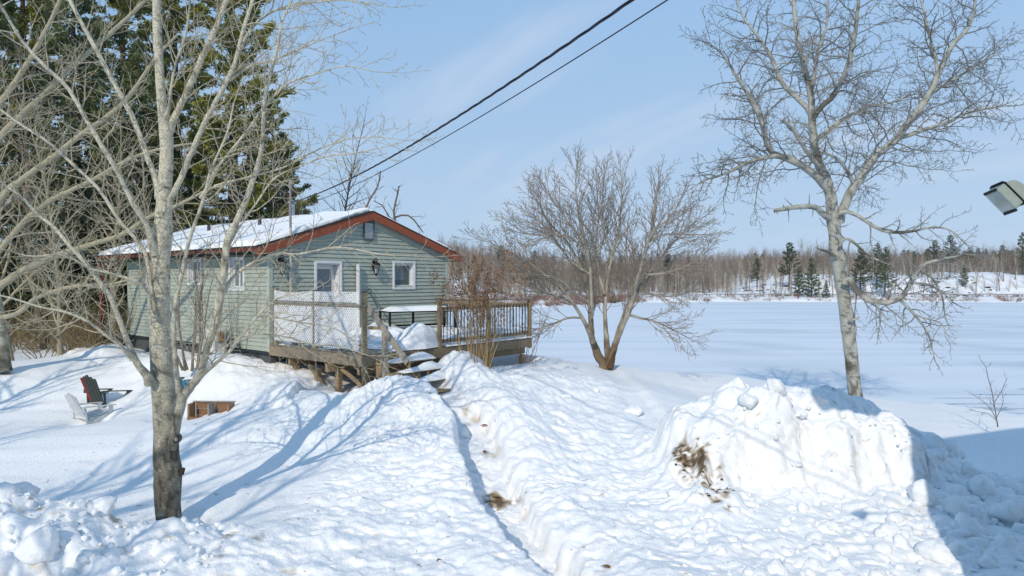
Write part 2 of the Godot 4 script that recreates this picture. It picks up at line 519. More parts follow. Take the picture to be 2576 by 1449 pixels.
# snow height at x metres right and d metres ahead; also how trampled it is, and how dirty
var rough_out := 0.0
var dirt_out := 0.0
func ground(x: float, d: float, fine := true) -> float:
	var y := coarse_at(x, d)
	var rough := 0.0
	dirt_out = 0.0
	# shore: the land slopes down under the lake's ice
	var edge := curve_at(x, [[-60, 60], [-14, 44], [-5, 31], [-1, 24.5], [1, 22.5], [4, 21.2], [7, 21.0], [10, 19.5], [13, 16.5], [16, 14.6], [22, 13.5], [60, 13]])
	edge += noise_c.get_noise_2d(x * 1.3, d * 1.3) * 0.8
	if d > edge:
		y = maxf(-1.5, lerpf(y, y - 0.55 * (d - edge), ss(edge, edge + 1.6, d)))
	# ploughed pile
	var ph := curve_at(x + noise_b.get_noise_2d(x * 3, d * 3) * 0.12, PILE) * 0.84
	if ph > 0.0:
		var nb := noise_b.get_noise_2d(x * 2.2, d * 2.2)
		var dd := d - 11.15 + nb * 0.22 - noise_c.get_noise_2d(x * 6.0, 3.0) * 0.12
		dd += noise_w.get_noise_2d(x * 2.4 + 11, 2.0) * 0.22
		var prof := ss(-0.85, -0.42, dd) * 0.72 + ss(-0.55, 0.35, dd) * 0.28
		prof *= 1.0 - ss(0.5, 2.3, dd)
		var foot := ss(-3.4, -0.9, dd) * (1.0 - ss(0.6, 2.6, dd)) * 0.26 * ss(0.0, 0.6, ph)
		var lumps := (0.5 - absf(noise_w.get_noise_2d(x * 2.6, d * 2.6 - ph)) ) * 0.26 + (0.5 - absf(noise_w.get_noise_2d(x * 5.5 + 30, d * 5.5 - ph * 2.0))) * 0.13 + noise_b.get_noise_2d(x * 5, d * 5) * 0.10
		y += ph * prof + foot + lumps * ss(0.02, 0.4, ph * prof + foot)
		rough = maxf(rough, ss(0.05, 0.3, ph * prof + foot))
		# earth scraped up with the snow on its left face
		var ex := (x - 2.86 - (y - 2.5) * -0.45) / 0.44
		var ey := (y - 2.42) / 0.46
		var inside := 1.0 - sqrt(ex * ex + ey * ey)
		if d < 11.3:
			var e := inside * 0.75 + noise_a.get_noise_3d(x * 7, y * 7, d * 7) * 0.8 + noise_a.get_noise_3d(x * 26, y * 26, d * 26) * 0.75
			dirt_out = maxf(dirt_out, ss(0.05, 0.9, e) * ss(-0.35, 0.1, inside))
			e = noise_a.get_noise_3d(x * 6 + 40, y * 6, d * 6) + noise_a.get_noise_3d(x * 20, y * 20, d * 20) * 0.5 - 0.32 - absf(x - 3.6) * 0.16
			dirt_out = maxf(dirt_out, ss(0.0, 0.4, e) * 0.4 * prof)
		y -= ss(0.0, 0.6, inside) * 0.10
	# bank in the left foreground
	var bh := curve_at(x + noise_b.get_noise_2d(x * 2, d * 2) * 0.3, BANK)
	if bh > 0.0 and d < 10:
		var dd := d - 8.35 - (x + 5.0) * 0.10 + noise_b.get_noise_2d(x * 2.5 + 9, d * 2.5) * 0.25
		var prof := ss(-1.8, -0.2, dd) * (1.0 - ss(0.1, 0.85, dd))
		var lumps := (0.5 - absf(noise_w.get_noise_2d(x * 3.0 + 70, d * 3.0))) * 0.20 + (0.5 - absf(noise_w.get_noise_2d(x * 7.5 + 50, d * 7.5))) * 0.08
		y += bh * prof + lumps * ss(0.03, 0.4, bh * prof)
		rough = maxf(rough, ss(0.0, 0.2, bh * prof))
		var e := noise_a.get_noise_2d(x * 3.2 + 3, d * 5) + noise_a.get_noise_2d(x * 9 + 8, d * 15) * 0.5 - 0.12 - absf(x + 5.0) * 0.10
		dirt_out = maxf(dirt_out, ss(0.0, 0.5, e) * 0.38 * ss(0.2, 0.7, prof))
	# the shovelled path
	var best := 99.0
	var floor_y := 0.0
	var side := 1.0
	for k in path_pts.size() - 1:
		var a := path_pts[k]
		var b := path_pts[k + 1]
		var ab := Vector2(b.x - a.x, a.z - b.z)
		var t := clampf(((x - a.x) * ab.x + (d + a.z) * ab.y) / ab.length_squared(), 0, 1)
		var gx := x - a.x - ab.x * t
		var gd := d + a.z - ab.y * t
		var q := sqrt(gx * gx + gd * gd)
		if q < best:
			best = q
			floor_y = lerpf(a.y, b.y, t)
			side = signf(ab.x * gd - ab.y * gx)
	if best < 4.0:
		rough = maxf(rough, 1.0 - ss(1.4, 3.2, best - (0.6 if side > 0 else 0.0)) )
		y += (1.0 - ss(0.5, 1.7, best)) * (0.13 if side < 0 else 0.08)
		var wob := noise_b.get_noise_2d(x * 4.0, d * 4.0) * 0.07 + noise_a.get_noise_2d(x * 9.0, d * 9.0) * 0.03
		var w := ss(0.42, 0.54, best + wob) if side < 0 else ss(0.26, 0.42, best + wob) * 0.55 + ss(0.3, 1.0, best + wob) * 0.45
		y = lerpf(floor_y - 0.06, y, w)
		if w < 0.4:
			rough *= 0.2
			var e := noise_a.get_noise_2d(x * 7, d * 7) * 0.9 + noise_a.get_noise_2d(x * 2.2 + 11, d * 1.3) * 0.8 - 0.15
			dirt_out = maxf(dirt_out, (1.0 - ss(0.1, 0.4, w)) * (0.10 + ss(0.0, 0.7, e) * 0.32))
			var gp := Vector2(x + 0.23, d - 10.95).length()
			dirt_out = maxf(dirt_out, ss(0.0, 0.25, 0.32 - gp + noise_a.get_noise_2d(x * 12, d * 12) * 0.16) * 0.85)
	# trampled foreground, thrown snow right of the path, snow thrown against the cabin
	rough = maxf(rough, 1.0 - ss(8.0, 9.4, d - 0.35 * maxf(x - 1.0, 0.0)) if x > -3.5 else 0.0)
	rough = maxf(rough, ss(-3.6, -2.4, x) * (1.0 - ss(13.5, 16.0, d)) * (1.0 - ss(1.8, 4.0, x)) * 0.9)
	rough = maxf(rough, ss(-2.0, -0.6, x) * (1.0 - ss(16.5, 19.5, d)) * (1.0 - ss(1.6, 3.2, x)) * 0.85)
	var berm := absf(d - (16.2 - 0.82 * (x + 6.5)) + 0.2)
	if x < -4.5 and x > -15: rough = maxf(rough, (1.0 - ss(0.8, 1.9, berm)) * 0.85)
	if x < -4.6 and x > -14.5: y += (1.0 - ss(0.1, 1.3, berm)) * (0.12 + 0.16 * noise_c.get_noise_2d(x * 2, 5))
	# lump that slid beside the steps
	var lb := Vector2(x + 1.15, (d - 15.6) * 0.9).length()
	y += (1.0 - ss(0.1, 0.95, lb)) * 0.52
	# bare hollow under the deck
	var lx := (x + 5.99) * 0.636 + (d - 16.7) * 0.772
	var lz := (x + 5.99) * 0.772 - (d - 16.7) * 0.636
	if lx > -1.2 and lx < 6.5 and lz > -0.5 and lz < 4.6:
		var outside := maxf(maxf(-0.1 - lx, lx - 5.6), maxf(0.3 - lz, (lz - 3.6) * 1.8))
		var yt := lerpf(3.28, 2.62, ss(0.2, 3.0, lz))
		y = lerpf(minf(y, yt), y, ss(0.05, 0.75, outside))
	y += (1.0 - ss(0.0, 1.1, Vector2(x + 2.5, d - 13.4).length())) * 0.24
	rough_out = rough
	# hollows that the wind carved round the chairs and the crate
	for q in [[-9.72, 15.35, 0.75, 0.16], [-7.35, 14.75, 0.75, 0.1], [-4.74, 9.5, 0.55, 0.10]]:
		var hd: float = Vector2(x - q[0], d - q[1]).length()
		y -= (1.0 - ss(q[2] * 0.45, q[2], hd)) * q[3]
	y += noise_c.get_noise_2d(x * 0.8, d * 0.8) * 0.05 * (1.0 - ss(20, 26, d))
	if fine:
		y += noise_b.get_noise_2d(x * 1.2, d * 3.0) * 0.012
		if rough > 0.01:
			var warp := noise_b.get_noise_2d(x * 3.5 + 20, d * 3.5) * 0.25
			y += rough * (noise_b.get_noise_2d(x * 3.2 + warp, d * 4.2) * 0.075 + (0.45 - absf(noise_w.get_noise_2d(x * 6.0 + warp * 2.0, d * 8.0))) * 0.06 + (0.4 - absf(noise_w.get_noise_2d(x * 15 + warp * 4.0, d * 19))) * 0.03 + noise_a.get_noise_2d(x * 13, d * 17) * 0.024)
	return y

func steps_of(list: Array) -> PackedFloat32Array:     # [from, to, step] stretches
	var out := PackedFloat32Array()
	for q in list:
		var m := int(round((q[1] - q[0]) / q[2]))
		for k in m: out.append(q[0] + (q[1] - q[0]) * k / m)
	out.append(list[-1][1])
	return out

func build_ground() -> void:
	var xs := steps_of([[-60.0, -30.0, 1.5], [-30.0, -16.0, 0.5], [-16.0, -9.0, 0.12], [-9.0, -6.5, 0.07], [-6.5, 8.2, 0.04], [8.2, 12.0, 0.09], [12.0, 20.0, 0.4], [20.0, 60.0, 2.0]])
	var ds := steps_of([[-10.0, 2.0, 1.0], [2.0, 6.8, 0.25], [6.8, 10.2, 0.036], [10.2, 11.15, 0.015], [11.15, 12.6, 0.04], [12.6, 17.0, 0.06], [17.0, 24.0, 0.12], [24.0, 34.0, 0.4], [34.0, 60.0, 1.0]])
	var p := PackedVector3Array()
	var cols := PackedColorArray()
	var earth := Color(0.14, 0.10, 0.06)
	for d in ds:
		for x in xs:
			var y := ground(x, d)
			var dirt_keep := dirt_out
			var q := Vector3(x, y, -d)
			if rough_out > 0.3 and d < 14.0 and d > 6.8 and x > -8.5 and x < 8.8:      # steep faces get their own lumps
				var gx := ground(x + 0.06, d, false) - y
				var gd := ground(x, d + 0.06, false) - y
				dirt_out = dirt_keep
				var st := ss(0.04, 0.14, absf(gd) + absf(gx))
				var lump := noise_b.get_noise_3d(x * 7, y * 7, d * 2) * 0.07 + (0.4 - absf(noise_w.get_noise_3d(x * 7, y * 7, d * 2))) * 0.09 + noise_a.get_noise_3d(x * 16, y * 16, d * 5) * 0.025
				q.z += lump * st * 1.35
			p.append(q)
			cols.append(Color.WHITE.lerp(Color(0.46, 0.36, 0.25), ss(0, 0.55, dirt_out)).lerp(earth, ss(0.5, 0.95, dirt_out)))
	var b := B.new()
	b.sheet(p, xs.size(), cols)
	tag(obj("snowy_ground", b, M.snow), "snow covered yard with a shovelled path and ploughed banks", "", "", "structure")

func snow_chunk_mesh(r: float, seed_: int, flat := 0.8, sub := 10) -> B:
	var b := B.new()
	var nz := FastNoiseLite.new()
	nz.seed = seed_
	nz.frequency = 0.9
	var sh := []
	var rg := RandomNumberGenerator.new()
	rg.seed = seed_
	for k in 12:
		sh.append([Vector3(rg.randf_range(-1, 1), rg.randf_range(-0.6, 1), rg.randf_range(-1, 1)).normalized(), rg.randf_range(0.45, 0.85)])
	var p := PackedVector3Array()
	var c := PackedColorArray()
	for j in sub + 1:
		for k in sub * 2 + 1:
			var th := PI * (1.0 - float(j) / sub)
			var ph := -TAU * float(k % (sub * 2)) / (sub * 2)
			var dir := Vector3(sin(th) * cos(ph), cos(th), sin(th) * sin(ph))
			var rr := 1.0
			for q in sh:
				var dt: float = dir.dot(q[0])
				if dt > 0.05: rr = minf(rr, lerpf(rr, q[1] / dt, 0.95))
			rr *= 1.0 + nz.get_noise_3dv(dir * 1.8) * 0.18 + nz.get_noise_3dv(dir * 5.0) * 0.06
			p.append(dir * r * rr * Vector3(1, flat, 1))
			c.append(Color.WHITE)
	b.sheet(p, sub * 2 + 1, c)
	for k in p.size():      # the poles and the seam
		var j := k / (sub * 2 + 1)
		if j == 0 or j == sub: b.n[k] = Vector3.UP if j == sub else Vector3.DOWN
		elif k % (sub * 2 + 1) == sub * 2 or k % (sub * 2 + 1) == 0: b.n[k] = (b.n[j * (sub * 2 + 1)] + b.n[j * (sub * 2 + 1) + sub * 2]).normalized() if k % (sub * 2 + 1) == 0 else b.n[j * (sub * 2 + 1)]
	return b

func merge(b: B, src: B, t: Transform3D, tint := Color.WHITE) -> void:
	var k := b.v.size()
	for q in src.v.size():
		b.v.append(t * src.v[q])
		b.n.append((t.basis * src.n[q]).normalized())
		b.c.append(src.c[q] * tint)
		b.uv.append(src.uv[q])
	for q in src.i: b.i.append(q + k)

# ---------------------------------------------------------------- cabin (own axes: x along the gable wall, z out of it, y = 0 at the foot of the siding)
const CABIN := Vector3(-5.99, 3.43, -16.7)
const TURN := 0.8814
const GW := 6.18
const SL := 8.5
var cabin_t: Transform3D

func roof_y(x: float) -> float:
	return 3.73 - 0.319 * absf(x - 3.09)

func build_cabin() -> void:
	var cab := thing("cabin", "sage green clapboard cabin with snowy roof and red brown trim", "cabin", CABIN, TURN)
	cabin_t = cab.transform
	var green := Color(0.42, 0.465, 0.40)
	var white := Color(0.78, 0.79, 0.80)
	var red := Color(0.32, 0.088, 0.045)
	# openings on the gable wall [x0, x1, y0, y1] and on the side wall [z from corner backwards]
	var open_g := [[1.33, 2.07, 0.2, 2.23], [3.98, 4.73, 1.57, 2.29]]
	var open_s := [[1.2, 1.86, 1.56, 2.38], [3.5, 4.2, 1.70, 2.38], [6.62, 6.98, 1.5, 2.0]]
	# solid walls behind the boards, with the openings left out
	var b := B.new()
	wall_with_holes(b, open_g, GW, 2.56, func(a: float, y: float, o: float) -> Vector3: return Vector3(a, y, -o))
	var gable := PackedVector2Array([Vector2(0.1, 2.56), Vector2(GW - 0.1, 2.56), Vector2(3.09, 3.45)])
	b.prism(gable, -0.14, -0.02, green)
	obj("gable_wall", b, M.siding, cab)
	b = B.new()
	wall_with_holes(b, open_s, SL, 2.56, func(a: float, y: float, o: float) -> Vector3: return Vector3(o, y, -a))
	obj("side_wall", b, M.siding, cab)
	b = B.new()
	b.bx(Vector3(GW - 0.12, 0, -SL), Vector3(GW, 2.56, -0.15), green)
	b.bx(Vector3(0.15, 0, -SL), Vector3(GW - 0.13, 2.56, -SL + 0.12), green)
	obj("rear_wall", b, M.siding, cab)
	b = B.new()
	b.bx(Vector3(0.2, -0.02, -SL + 0.13), Vector3(GW - 0.2, 0.0, -0.16), Color(0.2, 0.15, 0.1))
	obj("floor", b, M.dark, cab)
	b = B.new()
	b.bx(Vector3(0.05, -0.9, -SL + 0.05), Vector3(GW - 0.05, -0.03, -0.05), Color(0.13, 0.14, 0.14))
	obj("foundation", b, M.wood, cab)
	# clapboards, one by one
	var course := 0.108
	for k in 32:
		var y := k * course
		var x0 := 0.0
		var x1 := GW
		if y + course * 0.5 > 2.5:
			var half := (3.50 - (y + course * 0.6)) / 0.319
			if half < 0.15: break
			x0 = maxf(0.0, 3.09 - half); x1 = minf(GW, 3.09 + half)
		var tone := 1.0 + rnd(-0.05, 0.05)
		b = B.new()
		for seg in split_at(x0 + (0.075 if x0 == 0.0 else 0.0), x1 - (0.075 if x1 == GW else 0.0), y + course * 0.5, open_g):
			clapboard(b, func(a: float, yy: float, o: float) -> Vector3: return Vector3(a, yy, o), seg[0], seg[1], y, course, green * tone, false)
		obj("clapboard", b, M.siding, cab)
	for k in 23:
		var y := k * course
		var tone := 1.0 + rnd(-0.05, 0.05)
		b = B.new()
		for seg in split_at(0.075, SL - 0.08, y + course * 0.5, open_s):
			clapboard(b, func(a: float, yy: float, o: float) -> Vector3: return Vector3(-o, yy, -a), seg[0], seg[1], y, course, green * tone, true)
		obj("clapboard", b, M.siding, cab)
	# corner boards
	b = B.new()
	b.bx(Vector3(-0.032, 0.0, -0.075), Vector3(0.0, 2.54, 0.032), green * 1.08, 0.004)
	b.bx(Vector3(0.003, 0.0, 0.0), Vector3(0.075, 2.54, 0.032), green * 1.08, 0.004)
	obj("corner_board", b, M.siding, cab)
	b = B.new()
	b.bx(Vector3(GW - 0.075, 0.0, 0.0), Vector3(GW + 0.03, 2.54, 0.032), green * 1.08, 0.004)
	obj("corner_board", b, M.siding, cab)
	b = B.new()
	b.bx(Vector3(-0.032, 0.0, -SL), Vector3(0.0, 2.5, -SL + 0.08), green * 1.08, 0.004)
	obj("corner_board", b, M.siding, cab)
	# dark drip strip under the boards
	b = B.new()
	b.bx(Vector3(-0.045, -0.05, -SL), Vector3(0.02, -0.003, 0.04), Color(0.03, 0.04, 0.05))
	b.bx(Vector3(0.023, -0.05, 0.0), Vector3(GW, -0.003, 0.045), Color(0.03, 0.04, 0.05))
	obj("drip_edge", b, M.paint, cab)
	# roof
	var zf := 0.15
	var zb := -SL - 1.6
	var ov := 0.42
	var chev := func(top: float, bot: float, xo: float) -> PackedVector2Array:
		return PackedVector2Array([Vector2(-xo, roof_y(-xo) + bot), Vector2(3.09, 3.73 + bot), Vector2(6.18 + xo, roof_y(6.18 + xo) + bot), Vector2(6.18 + xo, roof_y(6.18 + xo) + top), Vector2(3.09, 3.73 + top), Vector2(-xo, roof_y(-xo) + top)])
	b = B.new()
	b.prism(chev.call(-0.025, -0.12, ov - 0.02), zb, zf, Color(0.10, 0.085, 0.075))
	obj("roof_deck", b, M.wood, cab)
	b = B.new()
	b.prism(chev.call(0.0, -0.022, ov + 0.03), zb - 0.03, zf + 0.05, Color(0.055, 0.06, 0.065))
	obj("shingles", b, M.shingle, cab)
	for s in 2:     # rake boards on the gable
		b = B.new()
		var xa := -ov if s == 0 else 3.09
		var xb := 3.09 if s == 0 else 6.18 + ov
		b.prism(PackedVector2Array([Vector2(xa, roof_y(xa) - 0.25), Vector2(xb, roof_y(xb) - 0.25), Vector2(xb, roof_y(xb) - 0.028), Vector2(xa, roof_y(xa) - 0.028)]), zf + 0.002, zf + 0.032, red * (1.0 if s == 0 else 1.1))
		obj("rake_board", b, M.paint, cab)
	for s in 2:     # frieze boards where the clapboards run out under the rake
		b = B.new()
		var xa := 0.0 if s == 0 else 3.09
		var xb := 3.09 if s == 0 else GW
		b.prism(PackedVector2Array([Vector2(xa, roof_y(xa) - 0.40 + (0.06 if s == 0 else 0.0)), Vector2(xb, roof_y(xb) - 0.34 - (0.0 if s == 0 else 0.0)), Vector2(xb, roof_y(xb) - 0.125), Vector2(xa, roof_y(xa) - 0.125)]), 0.0, 0.036, green)
		obj("frieze_board", b, M.siding, cab)
	for s in 2:     # eave boards
		var xe := -ov - 0.024 if s == 0 else 6.18 + ov
		b = B.new()
		b.bx(Vector3(xe, 2.58 - 0.10, zb), Vector3(xe + 0.024, 2.58, zf + 0.03), red * 0.45)
		obj("eave_board", b, M.paint, cab)
	b = B.new()
	b.bx(Vector3(-ov, 2.385, zb), Vector3(-0.035, 2.405, zf), Color(0.09, 0.08, 0.07))
	b.bx(Vector3(GW + 0.035, 2.385, zb), Vector3(GW + ov, 2.405, zf), Color(0.09, 0.08, 0.07))
	obj("soffit", b, M.wood, cab)
	# porch post at the far end and its beam
	b = B.new()
	b.bx(Vector3(-0.36, -0.9, -SL - 1.45), Vector3(-0.25, 2.38, -SL - 1.34), red * 0.8, 0.01)
	obj("porch_post", b, M.paint, cab)
	b = B.new()
	b.beam(Vector3(-0.3, 2.0, -SL - 1.38), Vector3(0.25, 2.36, -SL - 1.38), 0.08, 0.1, red * 0.8)
	obj("porch_brace", b, M.paint, cab)
	b = B.new()
	b.bx(Vector3(-0.2, -0.6, -SL - 1.5), Vector3(GW, -0.1, -SL - 0.05), Color(0.15, 0.13, 0.11))
	obj("porch_floor", b, M.wood, cab)
	# gable vent with louvres
	var vent := obj("gable_vent", box_frame(Vector3(2.85, 2.9, 0.02), Vector3(3.23, 3.43, 0.07), 0.04, Color(0.10, 0.13, 0.14)), M.paint, cab)
	b = B.new()
	b.bx(Vector3(2.88, 2.93, 0.021), Vector3(3.2, 3.4, 0.03), Color(0.5, 0.52, 0.55))
	obj("backing", b, M.paint, vent)
	for k in 8:
		b = B.new()
		b.box(Transform3D(Basis(Vector3.RIGHT, 0.7), Vector3(3.04, 2.965 + k * 0.056, 0.05)), Vector3(0.31, 0.05, 0.008), Color(0.62, 0.64, 0.68))
		obj("louvre", b, M.paint, vent)
	build_door(cab, white)
	build_window(cab, "window", Transform3D(Basis(), Vector3(3.98, 1.57, 0)), 0.75, 0.72, false)
	var left := Basis(Vector3.UP, -PI / 2)     # the side wall looks along -x
	build_window(cab, "window", Transform3D(left, Vector3(0, 1.56, -1.86)), 0.66, 0.82, true)
	build_window(cab, "window", Transform3D(left, Vector3(0, 1.70, -4.2)), 0.70, 0.68, true)
	build_window(cab, "window", Transform3D(left, Vector3(0, 1.50, -6.98)), 0.36, 0.50, false)
	coach_lamp(cab, 0.27)
	coach_lamp(cab, 3.22)
	# electric mast through the eave, its weatherhead, meter-side strap; chimney; stub pipes
	b = B.new()
	b.tube(PackedVector3Array([Vector3(0.53, 0.35, 0.09), Vector3(0.53, 3.1, 0.09)]), PackedFloat32Array([0.03, 0.03]), 10, Color(0.5, 0.52, 0.5), Color(0.5, 0.52, 0.5))
	var mast := obj("mast_conduit", b, M.plastic, cab)
	b = B.new()
	b.rod(Vector3(0.53, 3.1, 0.09), Vector3(0.53, 4.12, 0.09), 0.03, 10, Color(0.28, 0.25, 0.25))
	obj("mast_pipe", b, M.paint, mast)
	b = B.new()
	b.tube(PackedVector3Array([Vector3(0.53, 4.1, 0.09), Vector3(0.53, 4.2, 0.1), Vector3(0.50, 4.25, 0.18), Vector3(0.46, 4.2, 0.24)]), PackedFloat32Array([0.045, 0.055, 0.05, 0.04]), 10, Color(0.35, 0.36, 0.36), Color(0.3, 0.3, 0.3))
	obj("weatherhead", b, M.paint, mast)
	b = B.new()
	var cz := -4.6
	b.lathe(Vector3(3.55, 3.5, cz), PackedVector2Array([Vector2(0.17, 0.0), Vector2(0.17, 0.24), Vector2(0.12, 0.34), Vector2(0.11, 0.36)]), 20, Color.WHITE)
	var ch := obj("chimney_flashing", b, M.steel, cab)
	b = B.new()
	b.lathe(Vector3(3.55, 3.8, cz), PackedVector2Array([Vector2(0.1, 0.0), Vector2(0.1, 0.5)]), 20, Color.WHITE)
	obj("flue", b, M.steel, ch)
	b = B.new()
	b.lathe(Vector3(3.55, 4.32, cz), PackedVector2Array([Vector2(0.0, 0.0), Vector2(0.15, 0.0), Vector2(0.15, 0.05), Vector2(0.02, 0.12), Vector2(0.0, 0.12)]), 20, Color.WHITE)
	obj("chimney_cap", b, M.steel, ch)
	for q in [[2.0, -3.9, 0.36], [1.75, -6.6, 0.3]]:
		b = B.new()
		b.rod(Vector3(q[0], roof_y(q[0]), q[1]), Vector3(q[0], roof_y(q[0]) + q[2], q[1]), 0.055, 10, Color(0.08, 0.07, 0.08))
		obj("vent_stub", b, M.plastic, cab)
	# white vent pipe up the wall by the door
	b = B.new()
	b.tube(PackedVector3Array([Vector3(2.62, 0.2, 0.1), Vector3(2.62, 2.16, 0.1), Vector3(2.62, 2.21, 0.1), Vector3(2.62, 2.235, 0.1)]), PackedFloat32Array([0.057, 0.057, 0.045, 0.015]), 14, Color(0.72, 0.73, 0.70), Color(0.72, 0.73, 0.70))
	obj("white_pipe", b, M.plastic, cab)
	# outlet and cables low on the side wall
	b = B.new()
	b.bx(Vector3(-0.09, 0.37, -1.0), Vector3(-0.03, 0.5, -0.9), Color(0.7, 0.7, 0.7), 0.01)
	obj("outlet_box", b, M.plastic, cab)
	b = B.new()
	for k in 3:
		b.tube(smooth_path([Vector3(-0.05, 0.3 - k * 0.05, -1.9), Vector3(-0.09, 0.2, -1.5 + k * 0.1), Vector3(-0.06, -0.1, -1.25), Vector3(-0.08, -0.25 + k * 0.1, -0.9 + k * 0.1), Vector3(-0.06, -0.08, -0.5)], 0.08), ones(20, 0.011), 5, Color(0.03, 0.04, 0.06), Color(0.03, 0.04, 0.06), false)
	obj("cables", b, M.plastic, cab)
	build_roof_snow()

func ones(m: int, r: float) -> PackedFloat32Array:
	var a := PackedFloat32Array()
	a.resize(m + 200)
	a.fill(r)
	return a

func wall_with_holes(b: B, holes: Array, w: float, h: float, place: Callable) -> void:
	var xs := [0.1, w - 0.1]
	var ys := [0.0, h]
	for q in holes:
		xs.append(q[0]); xs.append(q[1]); ys.append(q[2]); ys.append(q[3])
	xs.sort(); ys.sort()
	for i in xs.size() - 1:
		for j in ys.size() - 1:
			var cx: float = (xs[i] + xs[i + 1]) * 0.5
			var cy: float = (ys[j] + ys[j + 1]) * 0.5
			if xs[i + 1] - xs[i] < 0.001 or ys[j + 1] - ys[j] < 0.001: continue
			var inside := false
			for q in holes:
				if cx > q[0] and cx < q[1] and cy > q[2] and cy < q[3]: inside = true
			if not inside:
				var p: Vector3 = place.call(xs[i], ys[j], 0.02)
				var r: Vector3 = place.call(xs[i + 1], ys[j + 1], 0.14)
				b.bx(p.min(r), p.max(r), Color(0.42, 0.465, 0.40))

func split_at(x0: float, x1: float, y: float, holes: Array) -> Array:
	var out := []
	var at_ := x0
	var hs := holes.duplicate()
	hs.sort_custom(func(p, q): return p[0] < q[0])
	for q in hs:
		if y > q[2] and y < q[3]:
			if q[0] > at_: out.append([at_, minf(q[0], x1)])
			at_ = maxf(at_, q[1])
	if x1 > at_: out.append([at_, x1])
	return out

func clapboard(b: B, place: Callable, a0: float, a1: float, y: float, h: float, col: Color, flip: bool) -> void:
	# lapped: the foot stands proud, the head lies against the wall; a shadow gap under the foot
	var p := [Vector2(y + 0.011, 0.0), Vector2(y + 0.011, 0.026), Vector2(y + 0.018, 0.028), Vector2(y + h + 0.002, 0.007), Vector2(y + h + 0.002, 0.0)]
	for k in 5:
		var q: Vector2 = p[k]
		var r: Vector2 = p[(k + 1) % 5]
		var e := [place.call(a0, q.x, q.y), place.call(a1, q.x, q.y), place.call(a1, r.x, r.y), place.call(a0, r.x, r.y)]
		if flip: b.quad(e[3], e[2], e[1], e[0], col)
		else: b.quad(e[0], e[1], e[2], e[3], col)

func box_frame(lo: Vector3, hi: Vector3, w: float, col: Color) -> B:
	var b := B.new()
	b.bx(lo, Vector3(lo.x + w, hi.y, hi.z), col, 0.004)
	b.bx(Vector3(hi.x - w, lo.y, lo.z), hi, col, 0.004)
	b.bx(Vector3(lo.x + w, lo.y, lo.z), Vector3(hi.x - w, lo.y + w, hi.z - 0.002), col, 0.004)
	b.bx(Vector3(lo.x + w, hi.y - w, lo.z), Vector3(hi.x - w, hi.y, hi.z - 0.002), col, 0.004)
	return b

func build_window(cab: Node3D, called: String, t: Transform3D, w: float, h: float, slider: bool) -> void:
	var white := Color(0.78, 0.79, 0.80)
	var b := B.new()
	var f := obj(called, box_frame(Vector3(-0.06, -0.06, 0.012), Vector3(w + 0.06, h + 0.06, 0.05), 0.062, white), M.plastic, cab)
	f.transform = t
	# reveal, sash, glass, room behind
	b = box_frame(Vector3(0.002, 0.002, -0.15), Vector3(w - 0.002, h - 0.002, 0.01), 0.03, white)
	obj("reveal", b, M.plastic, f)
	b = box_frame(Vector3(0.035, 0.035, -0.09), Vector3(w - 0.035, h - 0.035, -0.05), 0.035, white)
	if slider: b.bx(Vector3(w * 0.5 - 0.022, 0.07, -0.088), Vector3(w * 0.5 + 0.022, h - 0.07, -0.045), white, 0.004)
	obj("sash", b, M.plastic, f)
	b = B.new()
	b.bx(Vector3(0.065, 0.065, -0.074), Vector3(w - 0.065, h - 0.065, -0.068), Color.WHITE)
	obj("pane", b, M.glass, f)
	b = B.new()
	if not slider:     # a net curtain over the upper part
		var m := 24
		for k in m:
			var xa := 0.05 + (w * 0.72 - 0.05) * k / m
			var xb := 0.05 + (w * 0.72 - 0.05) * (k + 1) / m
			var za := -0.17 + sin(k * 1.3) * 0.014
			var zb := -0.17 + sin((k + 1) * 1.3) * 0.014
			b.quad(Vector3(xa, h * 0.30, za), Vector3(xb, h * 0.30, zb), Vector3(xb, h - 0.03, zb), Vector3(xa, h - 0.03, za), Color(0.22, 0.23, 0.22))
		obj("curtain", b, M.paint, f)
	else:
		b.bx(Vector3(0.04, h * 0.6, -0.185), Vector3(w * 0.42, h - 0.03, -0.18), Color(0.3, 0.32, 0.33))
		obj("blind", b, M.paint, f)

